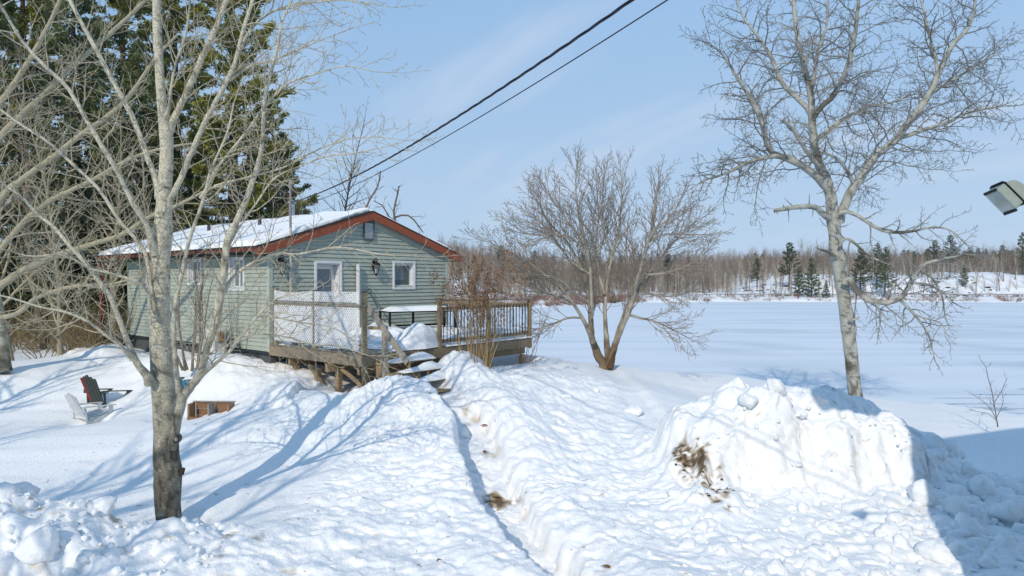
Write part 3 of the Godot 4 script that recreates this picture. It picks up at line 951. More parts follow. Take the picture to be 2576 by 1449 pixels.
func build_door(cab: Node3D, white: Color) -> void:
	var b := B.new()
	b.bx(Vector3(1.27, 0.2, 0.014), Vector3(1.332, 2.29, 0.05), white, 0.004)
	b.bx(Vector3(2.068, 0.2, 0.014), Vector3(2.13, 2.29, 0.05), white, 0.004)
	b.bx(Vector3(1.332, 2.228, 0.014), Vector3(2.068, 2.29, 0.048), white, 0.004)
	b.bx(Vector3(1.335, 0.2, -0.24), Vector3(1.36, 2.225, 0.012), white)
	b.bx(Vector3(2.04, 0.2, -0.24), Vector3(2.065, 2.225, 0.012), white)
	b.bx(Vector3(1.362, 2.2, -0.24), Vector3(2.038, 2.225, 0.012), white)
	var fr := obj("door_frame", b, M.plastic, cab)
	# storm door leaf with two lights
	var x0 := 1.364
	var x1 := 2.036
	var z := -0.2
	b = B.new()
	b.bx(Vector3(x0, 0.21, z - 0.02), Vector3(x0 + 0.10, 2.195, z + 0.02), white, 0.004)
	b.bx(Vector3(x1 - 0.10, 0.21, z - 0.02), Vector3(x1, 2.195, z + 0.02), white, 0.004)
	for q in [[0.21, 1.05], [1.37, 1.45], [2.08, 2.195]]:
		b.bx(Vector3(x0 + 0.1, q[0], z - 0.018), Vector3(x1 - 0.1, q[1], z + 0.018), white, 0.004)
	var leaf := obj("door", b, M.plastic, cab)
	for q in [[1.05, 1.37], [1.45, 2.08]]:
		b = B.new()
		b.bx(Vector3(x0 + 0.09, q[0] - 0.01, z - 0.006), Vector3(x1 - 0.09, q[1] + 0.01, z), Color.WHITE)
		obj("pane", b, M.glass, leaf)
	b = B.new()
	b.bx(Vector3(x0, 0.21, z - 0.09), Vector3(x1, 2.195, z - 0.05), Color(0.03, 0.035, 0.06))
	obj("inner_door", b, M.paint, leaf)
	b = B.new()
	b.bx(Vector3(x1 - 0.075, 1.16, z + 0.022), Vector3(x1 - 0.03, 1.32, z + 0.05), Color(0.5, 0.5, 0.5), 0.008)
	obj("handle", b, M.steel, leaf)
	b = B.new()
	b.bx(Vector3(1.34, 0.17, -0.24), Vector3(2.06, 0.2, 0.06), Color(0.4, 0.42, 0.42))
	obj("sill", b, M.paint, fr)

func coach_lamp(cab: Node3D, x: float) -> void:
	var b := B.new()
	b.bx(Vector3(x - 0.06, 2.08, 0.02), Vector3(x + 0.06, 2.34, 0.05), Color.WHITE, 0.012)
	var l := obj("coach_lamp", b, M.iron, cab)
	b = B.new()
	var arm := PackedVector3Array()
	for k in 15:
		var a := -1.0 + 4.6 * k / 14.0
		arm.append(Vector3(x, 2.33 + sin(a) * 0.075, 0.125 - cos(a) * 0.075 * (1.0 - 0.3 * k / 14.0)))
	arm.insert(0, Vector3(x, 2.2, 0.045))
	b.tube(arm, ones(20, 0.011), 6, Color.WHITE, Color.WHITE)
	obj("scroll_arm", b, M.iron, l)
	var o := Vector3(x, 1.95, 0.135)
	b = B.new()
	b.lathe(o, PackedVector2Array([Vector2(0.0, -0.06), Vector2(0.02, -0.04), Vector2(0.045, 0.0), Vector2(0.05, 0.02), Vector2(0.0, 0.021)]), 6, Color.WHITE)
	b.lathe(o, PackedVector2Array([Vector2(0.0, 0.248), Vector2(0.125, 0.25), Vector2(0.12, 0.27), Vector2(0.075, 0.32), Vector2(0.03, 0.345), Vector2(0.02, 0.385), Vector2(0.0, 0.39)]), 6, Color.WHITE)
	for k in 6:
		var a := TAU * k / 6.0
		b.rod(o + Vector3(cos(a) * 0.05, 0.02, sin(a) * 0.05), o + Vector3(cos(a) * 0.105, 0.25, sin(a) * 0.105), 0.008, 5, Color.WHITE)
	obj("lantern_cage", b, M.iron, l)
	b = B.new()
	b.lathe(o, PackedVector2Array([Vector2(0.043, 0.022), Vector2(0.098, 0.247)]), 6, Color.WHITE)
	obj("lantern_glass", b, M.glass, l)
	b = B.new()
	b.rod(o + Vector3(0, 0.04, 0), o + Vector3(0, 0.16, 0), 0.02, 8, Color(0.75, 0.72, 0.62))
	obj("lantern_candle", b, M.plastic, l)

func build_roof_snow() -> void:
	for side in 2:
		var w := 60
		var h := 110
		var p := PackedVector3Array()
		var c := PackedColorArray()
		for j in h + 1:
			for k in w + 1:
				var f := float(k) / w
				var z0 := -SL - 1.58
				var z := lerpf(z0, 0.10, float(j) / h)
				var wav := noise_c.get_noise_2d(z * 2.0, side * 20.0) * 0.10 + noise_b.get_noise_2d(z * 3.0, 4.0) * 0.04
				var x := lerpf(-0.40 + absf(wav) * 0.4, 3.09, f)
				var front := 0.03 + 0.13 * ss(0.1, 1.0, f) + absf(noise_b.get_noise_2d(x * 3.0, 9.0 + side)) * 0.10
				if j >= h - 3: z = lerpf(z, 0.10 - front, 1.0 if j == h else 0.6)
				var th := 0.115 + noise_c.get_noise_2d(x * 1.4 + side * 30, z * 1.4) * 0.055 + noise_b.get_noise_2d(x * 2.5, z * 2.5) * 0.02
				var e := minf(minf(ss(0, 0.02, f), ss(0, 1, float(h - j) / 3.0)), ss(0, 1, float(j) / 2.0))
				if f > 0.97: e *= lerpf(1.0, 0.75, (f - 0.97) / 0.03)
				var q := Vector3(x, roof_y(x) - 0.012 + (th + 0.012) * sqrt(e), z)
				if side == 1: q.x = 6.18 - q.x
				p.append(q); c.append(Color.WHITE)
		var b := B.new()
		if side == 0:   # rows run from the back to the front, so turn them over
			var p2 := PackedVector3Array()
			for j in h + 1:
				p2.append_array(p.slice((h - j) * (w + 1), (h - j + 1) * (w + 1)))
			p = p2
		b.sheet(p, w + 1, c)
		var o := obj("roof_snow", b, M.snow)
		o.position = CABIN; o.rotation.y = TURN
		tag(o, ["white snow blanket lying on the cabin roof slope above the yard", "white snow on the far roof slope of the cabin beside the lake"][side], "snow", "", "stuff")

# ---------------------------------------------------------------- deck (cabin axes)
const DX := 5.75
const DZ := 3.7
const DY := 0.2

func wood_tone(base: Color, spread := 0.14) -> Color:
	var f := 1.0 + rnd(-spread, spread)
	return Color(base.r * f, base.g * f, base.b * f * rnd(0.95, 1.05))

func build_deck() -> void:
	var dk := thing("deck", "weathered timber deck with white lattice screen and black balusters along the cabin front", "deck", CABIN, TURN)
	var old := Color(0.36, 0.285, 0.195)
	var grey := Color(0.38, 0.34, 0.285)
	var tan_ := Color(0.46, 0.34, 0.20)
	var b: B
	# boards across, running along the gable wall
	var z := 0.04
	while z < DZ - 0.05:
		b = B.new()
		b.bx(Vector3(0.0, DY - 0.03 + rnd(-0.002, 0.002), z), Vector3(DX, DY, z + 0.132), wood_tone(grey), 0.004)
		obj("deck_board", b, M.wood, dk)
		z += 0.14
	# rim joists
	for q in [[Vector3(-0.02, DY - 0.15, 0.03), Vector3(-0.02, DY - 0.15, DZ + 0.0), old], [Vector3(-0.04, DY - 0.15, DZ), Vector3(2.62, DY - 0.15, DZ), old], [Vector3(2.625, DY - 0.15, DZ), Vector3(DX + 0.04, DY - 0.15, DZ), old], [Vector3(DX + 0.02, DY - 0.15, 0.03), Vector3(DX + 0.02, DY - 0.15, DZ - 0.02), old]]:
		b = B.new()
		b.beam(q[0], q[1], 0.04, 0.235, wood_tone(q[2]))
		obj("rim_joist", b, M.wood, dk)
	# beams and joists underneath, their pale cut ends showing
	for q in [[Vector3(0.06, DY - 0.37, 0.75), Vector3(DX, DY - 0.37, 0.75)], [Vector3(-0.12, DY - 0.37, 2.5), Vector3(DX, DY - 0.37, 2.5)], [Vector3(0.03, DY - 0.37, 3.45), Vector3(DX, DY - 0.37, 3.45)]]:
		b = B.new()
		b.beam(q[0], q[1], 0.09, 0.19, wood_tone(tan_))
		obj("beam", b, M.wood, dk)
	for k in 7:
		b = B.new()
		var x := 0.35 + k * 0.85
		b.beam(Vector3(x, DY - 0.14, 0.05), Vector3(x, DY - 0.14, DZ - 0.03), 0.04, 0.2, wood_tone(tan_))
		obj("joist", b, M.wood, dk)
	for q in [[0.25, 0.75], [0.18, 1.75], [0.22, 2.5], [0.3, 3.45], [1.6, 3.45], [2.9, 3.4], [4.3, 3.45], [5.55, 3.55], [5.5, 0.8], [2.8, 1.0]]:
		b = B.new()
		b.bx(Vector3(q[0] - 0.06, -1.6, q[1] - 0.06), Vector3(q[0] + 0.06, DY - 0.47, q[1] + 0.06), wood_tone(tan_), 0.006)
		obj("support_post", b, M.wood, dk)
	for q in [[Vector3(0.1, DY - 0.4, 1.5), Vector3(0.2, DY - 0.95, 2.15)], [Vector3(0.18, DY - 0.4, 2.65), Vector3(0.3, DY - 0.85, 3.45)], [Vector3(0.0, DY - 0.85, 3.1), Vector3(0.9, DY - 0.95, 3.3)]]:
		b = B.new()
		b.beam(q[0], q[1], 0.045, 0.09, wood_tone(tan_))
		obj("brace", b, M.wood, dk)
	# screen posts
	for q in [[0.05, 0.21, 1.36, 0.045], [0.05, 1.88, 1.34, 0.04], [0.06, 3.62, 1.32, 0.048]]:
		b = B.new()
		b.bx(Vector3(q[0] - q[3], DY - (0.55 if q[1] > 3 else 0.0), q[1] - q[3]), Vector3(q[0] + q[3], DY + q[2], q[1] + q[3]), wood_tone(tan_ * 1.05, 0.08), 0.006)
		obj("screen_post", b, M.wood, dk)
		b = B.new()
		b.bx(Vector3(q[0] - q[3] - 0.006, DY + q[2], q[1] - q[3] - 0.006), Vector3(q[0] + q[3] + 0.006, DY + q[2] + 0.02, q[1] + q[3] + 0.006), Color(0.09, 0.10, 0.10), 0.004)
		obj("post_cap", b, M.wood, dk)
	b = B.new()
	b.beam(Vector3(0.0, DY + 1.06, 0.2), Vector3(0.0, DY + 1.04, 3.72), 0.09, 0.04, grey)
	obj("top_rail", b, M.wood, dk)
	for q in [[0.98, 0.075], [0.135, 0.06]]:
		b = B.new()
		b.beam(Vector3(-0.012, DY + q[0], 0.26), Vector3(-0.012, DY + q[0], 3.58), 0.035, q[1], grey * 0.95)
		obj("rail", b, M.wood, dk)
	b = B.new()
	b.beam(Vector3(-0.03, DY + 0.15, 1.90), Vector3(-0.03, DY + 1.0, 1.90), 0.045, 0.03, grey * 1.05)
	obj("batten", b, M.wood, dk)
	# white lattice: crossing slats whose gaps are small diamonds
	for q in [[0.26, 1.87, 0.11, 0.99, 0.0], [1.93, 3.57, 0.08, 0.99, 0.0], [0.26, 1.84, 1.09, 1.35, 0.05], [1.93, 3.57, 1.09, 1.33, 0.0]]:
		var s := obj("lattice_panel", lattice(q[0], q[1], DY + q[2], DY + q[3], q[4]), M.plastic, dk)
		s.set_meta("kind", "stuff")
	b = B.new()
	b.beam(Vector3(0.0, DY + 1.10, 2.45), Vector3(0.0, DY + 1.10, 3.1), 0.03, 0.03, Color(0.33, 0.10, 0.055))
	obj("red_batten", b, M.paint, dk)
	# front and right railings
	var posts := [Vector3(2.25, 0, DZ - 0.03), Vector3(4.02, 0, DZ - 0.03), Vector3(DX - 0.02, 0, DZ - 0.03)]
	for p in posts:
		b = B.new()
		b.bx(p + Vector3(-0.045, DY - 0.3, -0.045), p + Vector3(0.045, DY + (1.10 if p.x < 3 else 1.02), 0.045), wood_tone(tan_ * 0.95, 0.08), 0.006)
		obj("rail_post", b, M.wood, dk)
	for p in [Vector3(DX - 0.02, 0, 1.9), Vector3(DX - 0.02, 0, 0.1)]:
		b = B.new()
		b.bx(p + Vector3(-0.045, DY, -0.045), p + Vector3(0.045, DY + 1.02, 0.045), wood_tone(old, 0.08), 0.006)
		obj("rail_post", b, M.wood, dk)
	for q in [[Vector3(2.2, DY + 1.10, DZ - 0.03), Vector3(DX + 0.06, DY + 1.065, DZ - 0.03)], [Vector3(DX - 0.02, DY + 1.05, 0.0), Vector3(DX - 0.02, DY + 1.045, DZ - 0.09)]]:
		b = B.new()
		b.beam(q[0], q[1], 0.14, 0.038, wood_tone(grey), 0.006)
		obj("cap_rail", b, M.wood, dk)
	for q in [[Vector3(2.3, DY + 0.90, DZ - 0.03), Vector3(3.97, DY + 0.90, DZ - 0.03)], [Vector3(4.07, DY + 0.90, DZ - 0.03), Vector3(DX - 0.07, DY + 0.90, DZ - 0.03)], [Vector3(DX - 0.02, DY + 0.90, 0.15), Vector3(DX - 0.02, DY + 0.90, 1.85)], [Vector3(DX - 0.02, DY + 0.90, 1.95), Vector3(DX - 0.02, DY + 0.90, DZ - 0.1)]]:
		for dy in [0.0, -0.78]:
			b = B.new()
			b.beam(q[0] + Vector3(0, dy, 0), q[1] + Vector3(0, dy, 0), 0.04, 0.085, wood_tone(old))
			obj("rail", b, M.wood, dk)
		var m := int((q[1] - q[0]).length() / 0.115)
		for k in m:
			b = B.new()
			var p: Vector3 = q[0].lerp(q[1], (k + 0.5) / m)
			b.rod(p + Vector3(0, -0.80, 0.024 if absf(q[0].z - q[1].z) < 0.1 else 0.0), p + Vector3(0, 0.03, 0.024 if absf(q[0].z - q[1].z) < 0.1 else 0.0), 0.0095, 6, Color.WHITE)
			obj("baluster", b, M.iron, dk)
	# steps with stringers, a newel and a sloping hand rail
	for k in 4:
		b = B.new()
		var y := DY - 0.2 * (k + 1)
		b.bx(Vector3(0.25, y - 0.035, DZ + 0.05 + k * 0.27), Vector3(1.75, y, DZ + 0.32 + k * 0.27), wood_tone(tan_), 0.005)
		obj("tread", b, M.wood, dk)
	for x in [0.3, 1.0, 1.66]:
		b = B.new()
		b.prism(PackedVector2Array([Vector2(-DZ - 0.03, DY - 0.05), Vector2(-DZ - 0.03, DY - 0.5), Vector2(-DZ - 1.2, DY - 1.1), Vector2(-DZ - 1.2, DY - 0.84), Vector2(-DZ - 0.9, DY - 0.84), Vector2(-DZ - 0.9, DY - 0.64), Vector2(-DZ - 0.62, DY - 0.64), Vector2(-DZ - 0.62, DY - 0.44), Vector2(-DZ - 0.33, DY - 0.44), Vector2(-DZ - 0.33, DY - 0.24), Vector2(-DZ - 0.06, DY - 0.24)]), -0.02, 0.02, wood_tone(tan_))
		var o := obj("stringer", b, M.wood, dk)
		o.transform = Transform3D(Basis(Vector3.UP, PI / 2), Vector3(x, 0, 0))
	b = B.new()
	b.bx(Vector3(0.2, -1.0, DZ + 0.32), Vector3(0.3, DY + 0.62, DZ + 0.42), grey * 1.1, 0.006)
	obj("newel", b, M.wood, dk)
	b = B.new()
	b.beam(Vector3(0.10, DY + 1.02, DZ - 0.02), Vector3(0.30, DY - 0.12, DZ + 1.02), 0.04, 0.14, grey * 1.15, 0.006)
	obj("hand_rail", b, M.wood, dk)
	b = B.new()
	b.beam(Vector3(0.12, DY + 0.56, DZ - 0.02), Vector3(0.26, DY + 0.56, DZ + 0.33), 0.05, 0.07, tan_)
	obj("hand_rail_brace", b, M.wood, dk)
	build_deck_snow()

func lattice(z0: float, z1: float, y0: float, y1: float, sag: float) -> B:
	var b := B.new()
	var w := z1 - z0
	var h := y1 - y0
	var pitch := 0.085
	var half := 0.0205
	for dir in 2:
		var k := -h
		while k < w:
			# slat along the diagonal, clipped to the panel
			var a0 := maxf(0.0, k)
			var a1 := minf(w, k + h)
			if a1 - a0 > 0.03:
				var p0 := Vector2(a0, a0 - k)
				var p1 := Vector2(a1, a1 - k)
				if dir == 1:
					p0.x = w - p0.x; p1.x = w - p1.x
				var m := maxi(1, int((a1 - a0) / 0.35))
				for j in m:
					var u := p0.lerp(p1, float(j) / m)
					var v := p0.lerp(p1, float(j + 1) / m)
					var dn := Vector2(-(v - u).y, (v - u).x).normalized() * half
					var x := -0.035 - dir * 0.005
					var pt := func(q: Vector2) -> Vector3:
						return Vector3(x + sin(q.x * 5.0) * sag * 0.4, y0 + clampf(q.y, 0, h) - sag * sin(clampf(q.x / w, 0, 1) * PI) * (q.y / h), z0 + clampf(q.x, 0, w))
					b.quad(pt.call(u - dn), pt.call(v - dn), pt.call(v + dn), pt.call(u + dn), Color(0.80, 0.81, 0.83))
			k += pitch
	return b

func build_deck_snow() -> void:
	var w := 150
	var h := 100
	var p := PackedVector3Array()
	var c := PackedColorArray()
	for j in h + 1:
		for k in w + 1:
			var x := lerpf(0.06, DX - 0.05, float(k) / w)
			var z := lerpf(DZ - 0.02, 0.06, float(j) / h)
			var th := 0.22 + noise_c.get_noise_2d(x * 1.1, z * 1.1) * 0.06
			var nb := noise_b.get_noise_2d(x * 4, z * 4)
			# cleared strip from the steps to the door
			var clear := 1.0 - ss(0.9, 1.5, x + nb * 0.3 - 0.15 * (3.7 - z))
			th = lerpf(th, -0.01 + 0.06 * ss(0.1, 0.6, nb), clear)
			th += (1.0 - ss(0.0, 0.55, Vector2((x - 1.8) * 0.6, (z - 3.4) * 0.8).length())) * 0.34      # heap over the edge beside the steps
			th += (1.0 - ss(0.0, 0.9, Vector2(x - 2.1, (z - 1.6) * 0.7).length())) * 0.22
			th += (1.0 - ss(0.0, 0.5, Vector2((x - 3.0) * 0.6, z - 0.5).length())) * 0.25
			th += (1.0 - ss(0.0, 0.7, Vector2((x - 4.8) * 0.5, z - 3.0).length())) * 0.05
			var ruf := 1.0 - ss(3.0, 3.8, x)
			th += ruf * (nb * 0.035 + (0.45 - absf(noise_w.get_noise_2d(x * 6, z * 6))) * 0.07)
			var e := minf(minf(ss(0, 2.5, k), ss(0, 2.5, w - k)), minf(ss(0, 3.0, j), ss(0, 2.0, h - j)))
			if x > 2.3: e = minf(e, ss(0.0, 0.25, DZ - 0.1 - z))
			var y := DY - 0.006 + maxf(0.0, th + 0.006) * sqrt(e)
			if x > 1.15 and x < 2.25: z += (1.0 - float(j) / h) ** 6 * 0.12 * (1 - absf(x - 1.7) / 0.55)
			p.append(Vector3(x, y, z)); c.append(Color.WHITE)
	var b := B.new()
	b.sheet(p, w + 1, c)
	var o := obj("deck_snow", b, M.snow)
	o.position = CABIN; o.rotation.y = TURN
	tag(o, "heaped shovelled snow lying on the deck boards in front of the cabin", "snow", "", "stuff")
	# snow left on the steps
	b = B.new()
	for k in 3:
		var p3 := PackedVector3Array()
		c = PackedColorArray()
		for j in 7:
			for i in 31:
				var fx := i / 30.0
				var fz := j / 6.0
				var e := sqrt(maxf(0.0, sin(PI * fx)) * maxf(0.0, sin(PI * fz)))
				p3.append(Vector3(lerpf(0.45 + 0.1 * k, 1.78, fx), DY - 0.2 * (k + 1) - 0.008 + e * (0.08 + 0.13 * ss(0.25, 0.9, fx) + 0.04 * noise_b.get_noise_2d(fx * 6, k * 5)), DZ + 0.345 + k * 0.27 - fz * 0.27)); c.append(Color.WHITE)
		b.sheet(p3, 31, c)
	o = obj("step_snow", b, M.snow)
	o.position = CABIN; o.rotation.y = TURN
	tag(o, "snow left lying on the treads of the deck steps", "snow", "", "stuff")
	# a fringe of snow on the ledge outside the railing
	b = B.new()
	var pts := PackedVector3Array()
	c = PackedColorArray()
	for j in 5:
		for k in 61:
			var x := lerpf(2.4, DX + 0.0, k / 60.0)
			var zz := DZ + 0.018 - 0.06 * j / 4.0 + 0.03
			pts.append(Vector3(x, DY - 0.01 + sin(PI * j / 4.0) * (0.035 + 0.03 * noise_b.get_noise_1d(x * 3.0)), zz)); c.append(Color.WHITE)
	b.sheet(pts, 61, c)
	o = obj("ledge_snow", b, M.snow)
	o.position = CABIN; o.rotation.y = TURN
	tag(o, "thin strip of snow on the deck edge below the black balusters", "snow", "", "stuff")

func build_deck_things() -> void:
	# black framed table with a cushion of snow
	var ang := atan2(0.705, 1.85)
	var t := thing("patio_table", "long black framed table on the deck under a cushion of snow", "table")
	t.transform = cabin_t * Transform3D(Basis(Vector3.UP, -ang), Vector3(2.79, DY, 1.2))
	var L := 2.0
	var D := 0.85
	var blk := Color(0.022, 0.022, 0.026)
	var b := B.new()
	b.bx(Vector3(0, 0.70, -D), Vector3(L, 0.735, 0), blk, 0.008)
	obj("tabletop", b, M.iron, t)
	for q in [[0.03, -0.03], [L - 0.03, -0.03], [0.03, -D + 0.03], [L - 0.03, -D + 0.03], [L * 0.5, -D + 0.03]]:
		b = B.new()
		b.bx(Vector3(q[0] - 0.028, 0, q[1] - 0.028), Vector3(q[0] + 0.028, 0.70, q[1] + 0.028), blk, 0.005)
		obj("leg", b, M.iron, t)
	for q in [[Vector3(0.06, 0.30, -D + 0.03), Vector3(L * 0.5 - 0.03, 0.30, -D + 0.03)], [Vector3(L * 0.5 + 0.03, 0.30, -D + 0.03), Vector3(L - 0.06, 0.30, -D + 0.03)]]:
		b = B.new()
		b.beam(q[0], q[1], 0.04, 0.05, blk)
		obj("stretcher", b, M.iron, t)
	b = B.new()
	var p := PackedVector3Array()
	var c := PackedColorArray()
	for j in 21:
		for k in 41:
			var fx := k / 40.0
			var fz := j / 20.0
			var e := minf(minf(ss(0, 0.16, fx), ss(0, 0.16, 1 - fx)), minf(ss(0, 0.3, fz), ss(0, 0.25, 1 - fz)))
			p.append(Vector3(0.04 + fx * (L - 0.08), 0.733 + sqrt(e) * (0.13 + noise_c.get_noise_2d(fx * 3, fz * 2) * 0.03), -0.02 - fz * (D - 0.04))); c.append(Color.WHITE)
	b.sheet(p, 41, c)
	var o := obj("table_snow", b, M.snow)
	o.transform = t.transform
	tag(o, "smooth loaf of snow lying on the black table", "snow", "", "stuff")
	# snow shovel leaning on the wall
	var sh := thing("snow_shovel", "green handled shovel leaning on the cabin wall below the right lamp", "shovel")
	sh.transform = cabin_t * Transform3D(Basis(), Vector3(3.4, DY, 0.5))
	var top := Vector3(-0.38, 1.28, -0.42)
	var foot := Vector3(0.02, 0.25, -0.1)
	var gr := Color(0.07, 0.13, 0.11)
	b = B.new()
	b.tube(PackedVector3Array([foot, foot.lerp(top, 0.55)]), ones(2, 0.018), 8, Color(0.35, 0.38, 0.36), Color(0.35, 0.38, 0.36))
	obj("shaft", b, M.plastic, sh)
	b = B.new()
	b.tube(PackedVector3Array([foot.lerp(top, 0.53), foot.lerp(top, 0.93)]), ones(2, 0.021), 8, gr, gr)
	var ax := (top - foot).normalized()
	var sd := ax.cross(Vector3(0, 0, 1)).normalized()
	var gp := foot.lerp(top, 0.93)
	b.tube(smooth_path([gp, gp + ax * 0.05 + sd * 0.055, gp + ax * 0.12 + sd * 0.06, gp + ax * 0.14], 0.03), ones(9, 0.015), 7, gr, gr)
	b.tube(smooth_path([gp, gp + ax * 0.05 - sd * 0.055, gp + ax * 0.12 - sd * 0.06, gp + ax * 0.14], 0.03), ones(9, 0.015), 7, gr, gr)
	obj("grip", b, M.plastic, sh)
	b = B.new()
	b.box(Transform3D(Basis(sd, -ax, sd.cross(-ax)), foot - ax * 0.12), Vector3(0.3, 0.34, 0.02), gr, 0.006)
	obj("blade", b, M.plastic, sh)
	# heat pump by the side wall
	var hp := thing("heat_pump", "white heat pump unit standing by the cabin side wall", "heat pump")
	hp.transform = cabin_t * Transform3D(Basis(Vector3.UP, -PI / 2), Vector3(-0.28, -0.12, -2.3))
	b = B.new()
	b.bx(Vector3(-0.42, 0, -0.16), Vector3(0.42, 0.62, 0.16), Color(0.72, 0.72, 0.70), 0.02)
	obj("case", b, M.plastic, hp)
	b = B.new()
	for k in 6:
		var rr := 0.05 + k * 0.04
		var ring := PackedVector3Array()
		for a in 25: ring.append(Vector3(-0.1 + cos(TAU * a / 24.0) * rr, 0.31 + sin(TAU * a / 24.0) * rr, 0.165))
		b.tube(ring, ones(26, 0.006), 4, Color(0.5, 0.5, 0.5), Color(0.5, 0.5, 0.5), false)
	obj("fan_guard", b, M.plastic, hp)
	b = B.new()
	b.bx(Vector3(-0.38, -0.3, -0.12), Vector3(-0.32, 0, 0.12), Color(0.2, 0.2, 0.2))
	b.bx(Vector3(0.32, -0.3, -0.12), Vector3(0.38, 0, 0.12), Color(0.2, 0.2, 0.2))
	obj("stand", b, M.iron, hp)
	b = B.new()
	b.bx(Vector3(0.425, 0.28, -0.05), Vector3(0.48, 0.55, 0.1), Color(0.36, 0.2, 0.07), 0.01)
	obj("service_cover", b, M.paint, hp)

# ---------------------------------------------------------------- yard things
func adirondack(called: String, label: String, tone: Color, group: String) -> Node3D:     # the sitter looks along +z
	var ch := thing(called, label, "garden chair", Vector3.ZERO, 0.0, group)
	var b := B.new()
	for k in 5:      # fan of back slats
		var x := (k - 2) * 0.105
		var ht := 0.78 - absf(k - 2) * 0.045
		b = B.new()
		var lean := Basis(Vector3.RIGHT, -0.42)
		var t := Transform3D(lean, Vector3(0, 0.28, -0.28)) * Transform3D(Basis(Vector3.BACK, -x * 0.22), Vector3(x * 0.92, 0, 0))
		var pl := PackedVector2Array()
		pl.append(Vector2(-0.044, 0)); pl.append(Vector2(0.044, 0))
		for a in 7:
			var f := PI * a / 6.0
			pl.append(Vector2(cos(f) * 0.047, ht - 0.04 + sin(f) * 0.04))
		b.prism(pl, -0.011, 0.011, wood_tone(tone, 0.05))
		for q in b.v.size():
			b.v[q] = t * b.v[q]
			b.n[q] = t.basis * b.n[q]
		obj("back_slat", b, M.paint, ch)
	for s in [-1.0, 1.0]:
		b = B.new()
		b.prism(PackedVector2Array([Vector2(-0.42, 0), Vector2(-0.30, 0), Vector2(0.42, 0.30), Vector2(0.42, 0.40), Vector2(0.34, 0.40), Vector2(-0.42, 0.10)]), -0.011, 0.011, tone)
		var rl := obj("rear_leg", b, M.paint, ch)
		rl.transform = Transform3D(Basis(Vector3.UP, -PI / 2), Vector3(s * 0.27, 0, 0))
		b = B.new()
		b.bx(Vector3(s * 0.285 - 0.012, 0, 0.28), Vector3(s * 0.285 + 0.012, 0.56, 0.39), tone, 0.004)
		obj("front_leg", b, M.paint, ch)
		b = B.new()
		b.box(Transform3D(Basis(Vector3.RIGHT, 0.06), Vector3(s * 0.335, 0.575, 0.03)), Vector3(0.13, 0.022, 0.80), tone, 0.006)
		obj("arm", b, M.paint, ch)
		b = B.new()
		b.beam(Vector3(s * 0.3, 0.1, -0.28), Vector3(s * 0.3, 0.56, -0.33), 0.03, 0.05, tone)
		obj("arm_support", b, M.paint, ch)
	for k in 6:
		b = B.new()
		var f := k / 5.0
		b.box(Transform3D(Basis(Vector3.RIGHT, -0.36), Vector3(0, lerpf(0.22, 0.40, f), lerpf(-0.2, 0.34, f))), Vector3(0.54, 0.02, 0.085), wood_tone(tone, 0.05), 0.004)
		obj("seat_slat", b, M.paint, ch)
	for q in [[0.56, -0.38, 0.72], [0.30, -0.30, 0.54], [0.28, 0.40, 0.56]]:
		b = B.new()
		b.bx(Vector3(-q[2] * 0.5, q[0] - 0.045, q[1] - 0.012), Vector3(q[2] * 0.5, q[0] + 0.035, q[1] + 0.012), tone, 0.004)
		obj("cross_bar", b, M.paint, ch)
	return ch

func recolored(m: Mesh, col: Color) -> ArrayMesh:
	var a := m.surface_get_arrays(0)
	var cc: PackedColorArray = a[Mesh.ARRAY_COLOR]
	cc.fill(col)
	a[Mesh.ARRAY_COLOR] = cc
	var out := ArrayMesh.new()
	out.add_surface_from_arrays(Mesh.PRIMITIVE_TRIANGLES, a)
	return out

